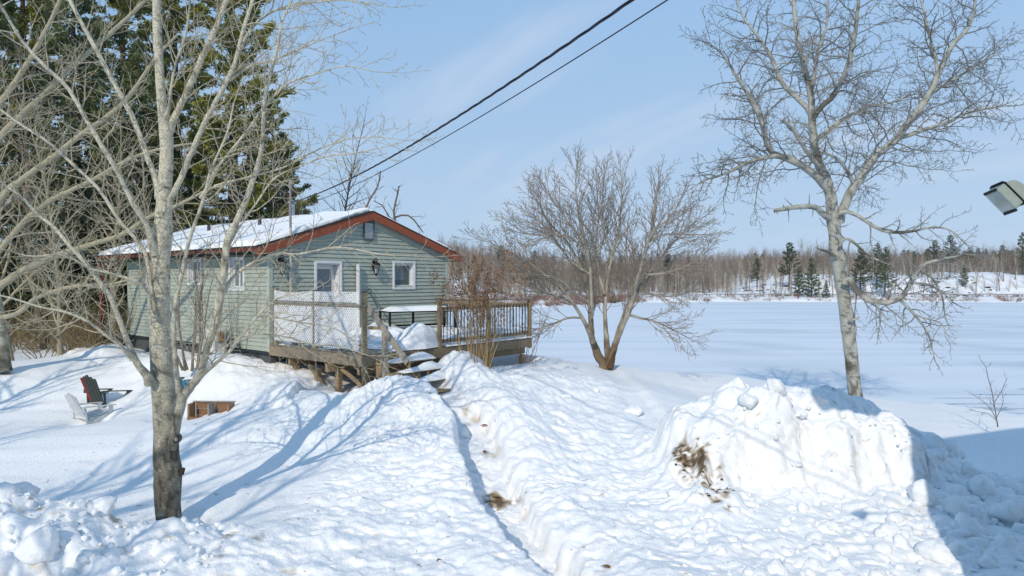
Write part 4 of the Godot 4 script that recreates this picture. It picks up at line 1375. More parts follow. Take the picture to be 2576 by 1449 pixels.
func build_yard() -> void:
	var g := "garden chairs sunk in the snowy yard"
	var c1 := adirondack("garden_chair", "white wooden garden chair sunk in the snow, seen from behind", Color(0.70, 0.71, 0.70), g)
	var p := drop(230, 1058)
	c1.transform = Transform3D(Basis(Vector3.UP, 2.6).scaled(Vector3.ONE * 0.88), Vector3(p.x, p.y - 0.17, p.z))
	var c2 := adirondack("garden_chair", "dark weathered chair with one red slat, its tall back tilting behind the white chair", Color(0.045, 0.06, 0.05), g)
	p = drop(268, 1006)
	c2.transform = Transform3D((Basis(Vector3.UP, 2.75) * Basis(Vector3.RIGHT, 0.06)).scaled(Vector3.ONE * 1.0), Vector3(p.x, p.y - 0.34, p.z))
	(c2.get_child(4) as MeshInstance3D).mesh = recolored((c2.get_child(4) as MeshInstance3D).mesh, Color(0.26, 0.03, 0.03))
	var c3 := adirondack("garden_chair", "blue garden chair back poking from the snow behind the big tree", Color(0.04, 0.20, 0.28), g)
	p = drop(470, 966)
	c3.transform = Transform3D(Basis(Vector3.UP, 2.75).scaled(Vector3.ONE * 0.95), Vector3(p.x, p.y - 0.42, p.z))
	# the crate: a brown raised box half under snow, with a divider
	p = drop(520, 1048)
	var cr := thing("planter_box", "brown open planter box with a divider, half sunk in snow", "planter box", Vector3(p.x, p.y - 0.20, p.z), -0.06)
	var br := Color(0.25, 0.145, 0.08)
	var trim := Color(0.33, 0.31, 0.28)
	var b: B
	for q in [[-0.215, 0.42], [0.215, 0.42]]:
		for y in 3:
			b = B.new()
			b.bx(Vector3(q[0] - 0.2, 0.02 + y * 0.145, -0.32), Vector3(q[0] + 0.2, 0.16 + y * 0.145, -0.30), wood_tone(br, 0.08), 0.003)
			obj("back_board", b, M.paint, cr)
	for x in [-0.44, 0.0, 0.44]:
		b = B.new()
		b.bx(Vector3(x - (0.022 if x != 0.0 else 0.014), 0, -0.30), Vector3(x + (0.022 if x != 0.0 else 0.014), 0.45, -0.03), br * 1.25 if x != 0.0 else trim, 0.004)
		obj("end_board" if x != 0.0 else "divider", b, M.paint, cr)
	b = B.new()
	b.bx(Vector3(-0.47, 0.452, -0.335), Vector3(0.47, 0.475, -0.26), trim, 0.004)
	obj("top_trim", b, M.paint, cr)
	b = B.new()
	b.bx(Vector3(-0.46, 0.02, -0.03), Vector3(0.46, 0.18, -0.01), br, 0.003)
	obj("front_board", b, M.paint, cr)
	# loose pieces of snow
	var ch := [[1955, 990, 11.3, 0.20, 1.1, "tall pointed snow block on top of the ploughed pile"], [1597, 1037, 14.5, 0.27, 0.65, "two lumped snow block lying on smooth snow left of the big pile"], [2015, 1020, 11.1, 0.13, 0.8, "rounded snow lump right of the pointed block on the pile"],
		[1880, 1010, 11.2, 0.22, 0.7, "broad snow lump on the crest left of the pointed block"], [2325, 1280, 9.9, 0.26, 1.0, "upright squarish snow block at the right foot of the pile"], [2410, 1300, 9.6, 0.24, 0.8, "rounded snow block beside the squarish one at the pile's foot"],
		[2365, 1400, 8.4, 0.27, 0.5, "slab of snow lit by the sun near the lower right corner"], [2475, 1250, 10.3, 0.24, 0.8, "shaded snow lump at the far right end of the pile"], [2540, 1320, 9.6, 0.3, 0.8, "shaded snow block at the right edge of the view"],
		[95, 1410, 7.5, 0.24, 0.9, "upright snow block in the lower left corner"], [40, 1285, 8.6, 0.30, 0.7, "big smooth snow block on the left bank crest"], [255, 1300, 8.5, 0.19, 0.7, "angular snow block on the middle of the left bank crest"],
		[1500, 965, 15.8, 0.13, 0.6, "small snow lump on the bank above the path bend"], [1430, 1000, 15.0, 0.15, 0.6, "flat snow lump halfway down the bank right of the path"], [850, 1010, 14.1, 0.15, 0.6, "small snow lump near the deck's left corner"], [2240, 1330, 9.0, 0.2, 0.7, "low snow block in the sunlit foot of the pile"]]
	for k in ch.size():
		var q: Array = ch[k]
		var w := at(q[0], q[1], q[2])
		var o := obj("snow_block", snow_chunk_mesh(q[3], 100 + k, q[4]), M.snow)
		o.position = Vector3(w.x, ground(w.x, q[2]) + q[3] * q[4] * 0.35, w.z)
		o.rotation.y = k * 1.7
		tag(o, q[5], "snow block", "snow blocks on the banks")
	# small crumbs on the banks
	b = B.new()
	var crumbs := []
	for k in 6: crumbs.append(snow_chunk_mesh(1.0, 201 + k, 0.6 + 0.06 * k, 7))
	for k in 1300:
		var x := 0.0
		var d := 0.0
		var r := pow(rng.randf(), 2.5) * 0.11 + 0.015
		match k % 5:
			0, 1:      # the pile and its foot
				x = rnd(2.3, 8.5); d = rnd(7.8, 11.8)
				r = pow(rng.randf(), 3.0) * 0.17 + 0.02
			2:      # its crumbled right end
				x = rnd(5.6, 8.6); d = rnd(8.2, 11.6)
				r = pow(rng.randf(), 2.0) * 0.24 + 0.03
			3:
				x = rnd(-7.0, -3.5); d = rnd(7.4, 9.2)
				r = pow(rng.randf(), 2.5) * 0.09 + 0.012
			4:
				x = rnd(-3.0, 3.2); d = rnd(8.0, 17.0)
				r *= 0.6
		var y := ground(x, d)
		if rough_out < 0.4 or dirt_out > 0.3 or (r > 0.08 and d > 10.4 and x < 7.0): continue
		merge(b, crumbs[k % 6], Transform3D((Basis(Vector3.UP, rnd(0, TAU)) * Basis(Vector3.RIGHT, rnd(-0.4, 0.4))).scaled(Vector3.ONE * r), Vector3(x, y + (r * 0.12 if r < 0.06 else -r * 0.15), -d)))
	tag(obj("snow_crumbs", b, M.snow), "crumbs and small lumps of snow strewn over the banks", "snow", "", "stuff")
	# grit and clods in the earthy scrape and on the path
	b = B.new()
	var clod := snow_chunk_mesh(1.0, 205, 0.7, 4)
	for k in 900:
		var on_path := k % 4 == 0
		var x := rnd(2.45, 3.6) if not on_path else rnd(-0.6, 0.2)
		var d := rnd(9.9, 11.2) if not on_path else rnd(10.4, 13.2)
		var y := ground(x, d)
		if dirt_out < (0.25 if not on_path else 0.3): continue
		var r := pow(rng.randf(), 3.0) * 0.028 + 0.006
		var f := rnd(0.5, 1.5)
		merge(b, clod, Transform3D(Basis(Vector3.UP, rnd(0, TAU)).scaled(Vector3(r, r * 0.7, r)), Vector3(x, y + r * 0.2, -d)), Color(0.11 * f, 0.08 * f, 0.05 * f))
	tag(obj("grit", b, M.bark), "brown earth crumbs and gravel in the dirty scrape and the path", "earth", "", "stuff")
	# bits of bark and twig dropped on the snow
	b = B.new()
	for k in 150:
		var x := rnd(-8.0, 1.5)
		var d := rnd(7.6, 14.5)
		var y := ground(x, d)
		var a := rnd(0, TAU)
		var h := Vector3(cos(a), rnd(-0.1, 0.25), sin(a)) * rnd(0.012, 0.05)
		var q := Vector3(x, y + 0.004, -d)
		b.tube(PackedVector3Array([q - h, q + rndv() * 0.006, q + h]), PackedFloat32Array([0.003, 0.004, 0.002]), 3, Color(0.13, 0.10, 0.07), Color(0.17, 0.13, 0.09), false)
	tag(obj("twig_litter", b, M.twig), "bits of dark twig and bark scattered on the snow below the big tree", "twigs", "", "stuff")
	# fallen leaves on the path and stubs in the snow
	var lf := [[1218, 1082, "upper of two red brown leaves on the path floor"], [1220, 1142, "lower of two red brown leaves on the path floor"], [1527, 1437, "yellow brown leaf in a melted hollow at the bottom edge"], [1104, 1425, "dry curled leaf on the left bank near the bottom"], [960, 1005, "tiny dry leaf on the ridge left of the path"], [400, 1082, ""]]
	for k in 5:
		var q: Array = lf[k]
		var hit := drop(q[0], q[1])
		b = B.new()
		var cl := Color(0.30, 0.08, 0.05) if k < 2 else Color(0.22, 0.12, 0.035)
		var s := 0.075 if k < 3 else 0.04
		var pl := PackedVector3Array()
		for a in 9:
			var f := a / 8.0
			pl.append(Vector3((f - 0.5) * 2.0 * s, 0.012 + 0.02 * sin(f * PI), 0))
		for a in 8:
			var w0 := sin(a / 8.0 * PI) * s * 0.55 + 0.002
			var w1 := sin((a + 1) / 8.0 * PI) * s * 0.55 + 0.002
			b.quad(pl[a] + Vector3(0, 0.01, w0), pl[a + 1] + Vector3(0, 0.01, w1), pl[a + 1], pl[a], cl)
			b.quad(pl[a], pl[a + 1], pl[a + 1] + Vector3(0, 0.012, -w1), pl[a] + Vector3(0, 0.012, -w0), cl)
		var o := obj("fallen_leaf", b, M.dry_leaf)
		o.position = hit + Vector3(0, 0.01, 0)
		o.rotation.y = k * 1.3
		tag(o, q[2], "leaf", "leaves fallen on the snow")

# where a line of sight meets the snow
func drop(u: float, v: float) -> Vector3:
	for k in 600:
		var d := 6.0 + k * 0.03
		var p := at(u, v, d)
		var y := ground(p.x, d)
		if p.y <= y: return Vector3(p.x, y, p.z)
	return at(u, v, 15)

# ---------------------------------------------------------------- wires, flood light, the house whose shadow lies on the right
func build_wires() -> void:
	var head := cabin_t * Vector3(0.53, 3.74, 0.13)
	var near := at(1600, -5, 5.0)
	var far_end := near + (near - head) * 0.45
	var a := []
	for k in 29:
		var t := k / 28.0
		var p := head.lerp(near, t * 1.45)
		p.y -= 0.85 * t * 1.45 * (1.0 - t * 1.45)
		a.append(p)
	var path := smooth_path(a, 0.06)
	var w := thing("service_cable", "twisted black power cable from the cabin mast across the sky", "cable")
	for s in 3:
		var pts := PackedVector3Array()
		for k in path.size():
			var ph := k * 0.42 + TAU * s / 3.0
			pts.append(path[k] + Vector3(cos(ph), sin(ph), 0) * 0.008 - w.position)
		var b := B.new()
		b.tube(pts, ones(pts.size(), 0.0065), 5, Color(0.03, 0.03, 0.045), Color(0.03, 0.03, 0.045), false)
		obj("strand", b, M.plastic, w)
	var h2 := cabin_t * Vector3(0.53, 3.58, 0.12)
	var n2 := at(1682, 0, 5.0)
	var pts2 := []
	for k in 25:
		var t := k / 24.0 * 1.4
		var p := h2.lerp(n2, t)
		p.y -= 0.85 * t * (1.0 - t)
		pts2.append(p)
	var pa := smooth_path(pts2, 0.2)
	var b2 := B.new()
	b2.tube(pa, ones(pa.size(), 0.006), 6, Color(0.03, 0.03, 0.045), Color(0.03, 0.03, 0.045), false)
	tag(obj("phone_cable", b2, M.plastic), "single thin black wire below the twisted power cable", "cable")

func build_neighbour() -> void:
	# the house that the flood light is screwed to; it stands right of and behind the viewer and shades the pile
	var hs := thing("neighbouring_house", "tan sided house just outside the view, flood light on its corner", "house", Vector3(4.0, 1.5, -4.2))
	var tan_ := Color(0.45, 0.40, 0.32)
	var b := B.new()
	b.bx(Vector3(0, 0, 0), Vector3(9, 6.6, 9), tan_)
	obj("wall", b, M.siding, hs)
	b = B.new()
	b.prism(PackedVector2Array([Vector2(-0.25, 6.5), Vector2(4.5, 8.0), Vector2(9.25, 6.5), Vector2(9.25, 6.72), Vector2(4.5, 8.22), Vector2(-0.25, 6.72)]), -0.3, 9.4, Color(0.1, 0.09, 0.085))
	obj("roof", b, M.shingle, hs)
	b = B.new()
	b.prism(PackedVector2Array([Vector2(0.0, 6.6), Vector2(9, 6.6), Vector2(4.5, 7.95)]), 0.0, 9.0, tan_)
	obj("gable_wall", b, M.siding, hs)
	b = B.new()
	b.bx(Vector3(-1.4, 6.46, -0.42), Vector3(0.0, 7.0, 0.15), Color(0.35, 0.30, 0.24), 0.02)
	obj("eave_return", b, M.siding, hs)
	b = B.new()
	b.bx(Vector3(3.0, 3.4, -0.03), Vector3(4.2, 4.7, 0.03), Color(0.75, 0.75, 0.75), 0.01)
	var wn := obj("window", b, M.plastic, hs)
	b = B.new()
	b.bx(Vector3(3.08, 3.48, -0.035), Vector3(4.12, 4.62, -0.031), Color(0.03, 0.04, 0.05))
	obj("pane", b, M.iron, wn)
	# flood light
	var c := at(2534, 492, 4.05)
	var fl := thing("flood_light", "grey metal flood light hanging at the right edge against the sky", "flood light", c)
	# local axes: x along the lens frame (down right), y out of the back of the lamp (up right)
	var rx := Vector3(0.66, -0.75, 0.0).normalized()
	rx = (rx + Vector3(0, 0, 0.12)).normalized()
	var ry := Vector3(0.75, 0.66, -0.12).normalized()
	ry = (ry - rx * ry.dot(rx)).normalized()
	var bas := Basis(rx, ry, rx.cross(ry))
	b = B.new()
	b.box(Transform3D(bas, bas * Vector3(-0.005, -0.035, 0)), Vector3(0.155, 0.062, 0.12), Color.WHITE, 0.006)
	obj("lens_frame", b, M.grey_metal, fl)
	b = B.new()
	b.box(Transform3D(bas, bas * Vector3(-0.005, -0.001, 0)), Vector3(0.168, 0.007, 0.13), Color.WHITE, 0.002)
	obj("gasket", b, M.iron, fl)
	b = B.new()
	var prof := PackedVector2Array()
	for k in 13:
		var f := PI * k / 12.0
		prof.append(Vector2(cos(f) * 0.073, 0.003 + pow(sin(f), 0.8) * 0.078))
	prof.append(Vector2(-0.073, 0.003))
	b.prism(prof, -0.05, 0.05, Color.WHITE)
	for q in b.v.size():
		b.v[q] = bas * b.v[q]; b.n[q] = bas * b.n[q]
	obj("lamp_back", b, M.grey_metal, fl)
	b = B.new()
	for q in [[-0.085, -0.066], [0.078, -0.066], [0.08, 0.0], [-0.088, 0.0]]:
		b.box(Transform3D(bas, bas * Vector3(q[0], q[1], 0.0)), Vector3(0.016, 0.013, 0.1), Color.WHITE, 0.002)
	obj("clip", b, M.iron, fl)
	b = B.new()
	b.box(Transform3D(bas, bas * Vector3(-0.005, -0.0705, 0)), Vector3(0.13, 0.004, 0.1), Color(0.8, 0.85, 0.85))
	obj("lens", b, M.glass, fl)
	b = B.new()
	var k0 := bas * Vector3(0.055, 0.06, 0)
	b.tube(PackedVector3Array([k0, k0 + Vector3(0.06, 0.0, 0), Vector3(0.22, 0.0, 0.02)]), PackedFloat32Array([0.02, 0.016, 0.014]), 8, Color.WHITE, Color.WHITE)
	b.tube(PackedVector3Array([k0 + Vector3(0.02, 0.005, 0.03), k0 + Vector3(0.02, 0.005, -0.03)]), ones(2, 0.014), 10, Color.WHITE, Color.WHITE)
	b.tube(PackedVector3Array([Vector3(0.22, 0, 0.02), Vector3(4.01 - c.x, 0.02, 0.1), Vector3(4.05 - c.x, 0.02, -4.1 - c.z)]), ones(3, 0.014), 8, Color.WHITE, Color.WHITE)
	obj("bracket", b, M.iron, fl)

# ---------------------------------------------------------------- trees near by
func bark_maple(q: Vector3, a: float, along: float) -> Color:
	var n1 := noise_a.get_noise_3d(q.x * 14, q.y * 9, q.z * 14)
	var n2 := noise_a.get_noise_3d(q.x * 45, q.y * 22, q.z * 45)
	var n3 := noise_b.get_noise_3d(q.x * 3, q.y * 2, q.z * 3)
	var hi := ss(1.9, 5.0, q.y + n3 * 1.0 + n1 * 1.3)
	var fis := noise_a.get_noise_3d(q.x * 36, q.y * 5, q.z * 36)         # rough dark foot, smooth pale stem
	var col := Color(0.19, 0.175, 0.14).lerp(Color(0.76, 0.71, 0.56), hi)
	col = col.lerp(Color(0.40, 0.40, 0.35), ss(0.10, 0.5, n1) * (0.55 if hi < 0.5 else 0.3))
	col = col.lerp(Color(0.05, 0.045, 0.035), ss(0.02, 0.35, fis) * 0.75 * (1.0 - ss(0.3, 0.8, hi)))
	col = col.lerp(Color(0.045, 0.04, 0.03), ss(0.15, 0.5, n2) * lerpf(0.75, 0.35, hi))
	col = col.lerp(Color(0.10, 0.085, 0.06), ss(0.22, 0.42, noise_a.get_noise_3d(q.x * 10, q.y * 34, q.z * 10)) * 0.55 * hi)
	col = col.lerp(Color(0.13, 0.10, 0.03), ss(0.25, 0.5, n3) * ss(0.0, 0.4, n1) * 0.7)
	return col

func build_big_tree() -> void:
	var t := thing("big_maple", "big pale barked bare tree with a dark foot in the left foreground", "tree")
	var c0 := Color(0.64, 0.58, 0.43)
	var c1 := Color(0.54, 0.47, 0.35)
	var d := 9.5
	var b := B.new()
	# main stem
	var px := [[424, 1345, 36], [423, 1325, 34], [419, 1255, 33], [420, 1190, 37], [416, 1150, 35], [416, 1090, 32], [413, 1010, 33], [408, 950, 31], [403, 880, 27], [402, 800, 25.5], [403, 700, 25.5], [405, 640, 24], [410, 590, 25], [413, 540, 22], [416, 470, 18.5], [421, 390, 17], [420, 340, 17.5], [412, 290, 12.5], [406, 203, 12], [400, 101, 11.5], [398, 0, 11], [396, -120, 10], [392, -260, 8], [396, -420, 4]]
	var pts := []
	for q in px: pts.append(at(q[0], q[1], d))
	var path := smooth_path(pts, 0.035)
	var rad := PackedFloat32Array()
	var cum := [0.0]
	for k in pts.size() - 1: cum.append(cum[-1] + pts[k].distance_to(pts[k + 1]))
	for k in path.size():
		var s: float = cum[-1] * k / (path.size() - 1)
		var j := 0
		while j < cum.size() - 2 and cum[j + 1] < s: j += 1
		rad.append(lerpf(px[j][2], px[j + 1][2], clampf((s - cum[j]) / (cum[j + 1] - cum[j]), 0, 1)) / F * d)
	for k in rad.size(): rad[k] *= 0.9
	trunk(b, path, rad, 26, 0.035, bark_maple)
	obj("trunk", b, M.bark, t)
	# burl, sawn stub and snag on the foot
	b = B.new()
	var kp := at(440, 1105, d - 0.16)
	b.tube(PackedVector3Array([kp + Vector3(-0.02, 0, -0.06), kp, kp + Vector3(0.02, 0, 0.045)]), PackedFloat32Array([0.075, 0.062, 0.05]), 14, Color(0.15, 0.13, 0.1), Color(0.15, 0.13, 0.1))
	b.tube(PackedVector3Array([kp + Vector3(0.02, 0, 0.045), kp + Vector3(0.021, 0, 0.05)]), PackedFloat32Array([0.034, 0.033]), 14, Color(0.45, 0.4, 0.33), Color(0.5, 0.45, 0.38))
	kp = at(455, 1190, d)
	b.tube(PackedVector3Array([kp + Vector3(-0.06, -0.03, 0), kp, kp + Vector3(0.03, 0.06, 0)]), PackedFloat32Array([0.05, 0.04, 0.022]), 8, Color(0.1, 0.08, 0.06), Color(0.06, 0.05, 0.04))
	obj("burl", b, M.bark, t)
	# low fork: the root of the right hand limbs runs down the trunk
	var habit := {"sp": [0.125, 0.11, 0.11, 0.14], "len": [1.15, 0.62, 0.36, 0.22], "rad": [0.0115, 0.007, 0.005, 0.004], "ang": 0.85, "up": 0.05, "wig": 0.24, "seg": 0.11, "tip": 0.0034, "lv": 3, "c0": c0, "c1": Color(0.58, 0.51, 0.38)}
	var limbs := [
		[[[430, 1130, 12], [440, 1080, 15], [450, 1035, 17], [457, 1005, 16], [464, 994, 14], [484, 965, 12], [501, 942, 13], [514, 904, 14], [519, 880, 14], [530, 850, 13], [544, 810, 12.5], [554, 745, 12], [565, 664, 10.5], [573, 606, 9.5], [592, 567, 9], [610, 525, 8], [625, 490, 7], [648, 420, 6.5], [660, 372, 6], [664, 305, 5.6], [670, 237, 5.2], [697, 135, 4.6], [714, 51, 4], [738, 0, 3.4], [760, -90, 2.5]], 9.35, 8.9],
		[[[455, 1015, 12], [451, 985, 10], [444, 950, 9], [438, 876, 8.5], [436, 830, 8], [438, 790, 7.6], [445, 745, 7.4], [460, 680, 7], [470, 630, 6.4], [478, 600, 6], [495, 551, 5.4], [515, 496, 5], [528, 440, 4.4], [545, 400, 4], [575, 330, 3.4], [590, 260, 2.6]], 9.3, 8.7],
		[[[466, 990, 9], [500, 952, 8], [530, 925, 7], [576, 885, 6.4], [592, 865, 6], [613, 839, 5.4], [640, 803, 5], [662, 780, 4.4], [690, 755, 3.4], [720, 745, 2.6], [760, 738, 2]], 9.2, 8.4],
		[[[566, 735, 6], [575, 712, 5.5], [609, 677, 5], [640, 660, 4.6], [667, 648, 4.4], [705, 637, 4.2], [741, 640, 3.8], [790, 632, 3.4], [845, 622, 2.8], [900, 628, 2.2], [960, 640, 1.8], [1054, 645, 1.3]], 9.2, 9.9],
		[[[376, 965, 14], [371, 950, 13], [358, 932, 11], [345, 918, 10], [331, 885, 9.5], [312, 839, 9], [295, 790, 8.5], [279, 751, 8], [246, 703, 7.5], [215, 660, 7], [181, 625, 6.5], [139, 574, 6], [97, 540, 5], [65, 505, 4.5], [20, 470, 4], [-40, 420, 3]], 9.3, 8.6],
		[[[333, 905, 6.5], [315, 885, 6], [297, 865, 6], [260, 839, 5.5], [227, 813, 5], [172, 787, 4.5], [107, 774, 4], [60, 760, 3.4], [10, 745, 3], [-50, 740, 2]], 9.0, 8.2],
		[[[378, 780, 6], [372, 735, 6], [350, 712, 5.5], [302, 694, 5], [262, 684, 4.6], [227, 677, 4.2], [180, 650, 3.8], [140, 640, 3.2], [80, 645, 2.4], [20, 630, 2]], 9.2, 8.4],
		[[[390, 640, 12], [380, 600, 10], [367, 560, 9], [344, 525, 8.6], [325, 490, 8.2], [306, 450, 8], [291, 420, 7.8], [237, 332, 7], [190, 247, 6.5], [162, 210, 6.2], [101, 152, 5.5], [51, 91, 5], [10, 20, 4.5], [-30, -50, 4]], 9.4, 8.4],
		[[[402, 500, 11], [396, 457, 9.5], [376, 406, 9.2], [355, 345, 9], [332, 288, 8.6], [294, 217, 8], [250, 135, 7.4], [210, 61, 6.8], [179, 0, 6.2], [150, -70, 5]], 9.5, 9.9],
		[[[388, 800, 8], [382, 745, 7], [372, 664, 7], [359, 625, 7], [323, 580, 6.6], [301, 554, 6.4], [268, 502, 6], [240, 465, 5.6], [210, 437, 5.4], [165, 395, 5], [125, 359, 4.6], [51, 311, 4], [0, 274, 3.4], [-40, 250, 3]], 9.3, 9.9],
		[[[418, 560, 13], [421, 532, 11], [430, 502, 10], [438, 485, 9.6], [460, 440, 9], [481, 389, 8.8], [505, 335, 8.4], [528, 288, 8], [552, 245, 7.6], [575, 203, 7.2], [596, 152, 6.8], [616, 74, 6.2], [640, 0, 5.8], [660, -80, 5]], 9.5, 9.2],
		[[[422, 350, 12], [432, 318, 11.5], [450, 280, 11], [467, 244, 10.6], [490, 195, 10], [508, 152, 9.6], [541, 85, 9], [575, 0, 8.4], [600, -70, 7]], 9.5, 9.8],
		[[[418, 300, 6], [428, 270, 5], [434, 220, 4.6], [446, 160, 4.2], [470, 90, 4], [478, 40, 3.6], [488, -40, 3]], 9.3, 8.9],
		[[[505, 500, 5], [521, 474, 5], [545, 427, 4.8], [589, 372, 4.6], [630, 322, 4.4], [655, 285, 4.2], [684, 250, 4], [712, 222, 3.6], [745, 203, 3.2], [812, 183, 2.6], [872, 168, 2], [940, 182, 1.4]], 9.1, 9.6],
		[[[540, 470, 4.4], [590, 455, 4], [650, 440, 3.6], [711, 423, 3.4], [760, 398, 3], [812, 372, 2.6], [872, 352, 2.2], [940, 345, 1.8], [1005, 352, 1.3]], 9.2, 10.0],
		[[[565, 640, 4], [600, 575, 3.8], [640, 520, 3.6], [690, 450, 3.2], [740, 425, 3], [820, 395, 2.6], [900, 385, 2.2], [960, 372, 1.6]], 9.2, 8.7],
		[[[576, 205, 5], [600, 188, 4.6], [643, 164, 4.2], [680, 158, 3.6], [720, 140, 3], [770, 120, 2.4], [830, 95, 1.8]], 9.3, 9.7],
		[[[600, 140, 5], [625, 90, 4.6], [660, 50, 4.2], [720, 20, 3.6], [800, 8, 3], [870, 4, 2.2], [950, 14, 1.5]], 9.4, 9.9],
		[[[640, 800, 3.4], [660, 792, 3.2], [700, 800, 2.8], [760, 812, 2.4], [830, 822, 2.0], [880, 850, 1.6], [905, 875, 1.2]], 9.0, 9.4],
		[[[560, 880, 3.6], [600, 850, 3.4], [660, 840, 3], [730, 850, 2.6], [790, 868, 2.2], [850, 870, 2], [940, 900, 1.6], [985, 925, 1.2]], 9.0, 9.6]]
	for q in limbs:
		b = B.new()
		var big: bool = q[0][0][2] > 8
		for k in range(1, q[0].size()): q[0][k][2] *= 0.7
		var r := limb(b, q[0], q[1], q[2], 0.07 if big else 0.1, 12 if big else 7, c0, c0.lerp(c1, 0.5))
		var pa: PackedVector3Array = r[0]
		for k in b.v.size(): b.c[k] = bark_maple(b.v[k], 0, 0)
		shoots(b, pa, r[1][0], r[1][-1], 1, habit, 0.16 if big else 0.1)
		# the leading shoot goes on
		grow(b, pa[-1], (pa[-1] - pa[-2]).normalized(), 0.7, r[1][-1], 1, habit)
		obj("limb", b, M.bark, t)

func bark_birch(q: Vector3, a: float, along: float) -> Color:
	var n1 := noise_a.get_noise_3d(q.x * 9, q.y * 30, q.z * 9)
	var n2 := noise_a.get_noise_3d(q.x * 12, q.y * 8, q.z * 12)
	var n3 := noise_b.get_noise_3d(q.x * 2, q.y * 1.6, q.z * 2)
	var col := Color(0.60, 0.60, 0.54).lerp(Color(0.42, 0.42, 0.36), ss(-0.2, 0.5, n2))
	col = col.lerp(Color(0.06, 0.05, 0.045), ss(0.2, 0.42, n1 + n2 * 0.35) * 0.6)
	col = col.lerp(Color(0.09, 0.075, 0.05), ss(0.18, 0.42, n3) * 0.8)
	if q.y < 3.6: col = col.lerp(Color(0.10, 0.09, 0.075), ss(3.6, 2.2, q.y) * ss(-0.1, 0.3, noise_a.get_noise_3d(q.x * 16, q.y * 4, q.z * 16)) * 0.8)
	return col

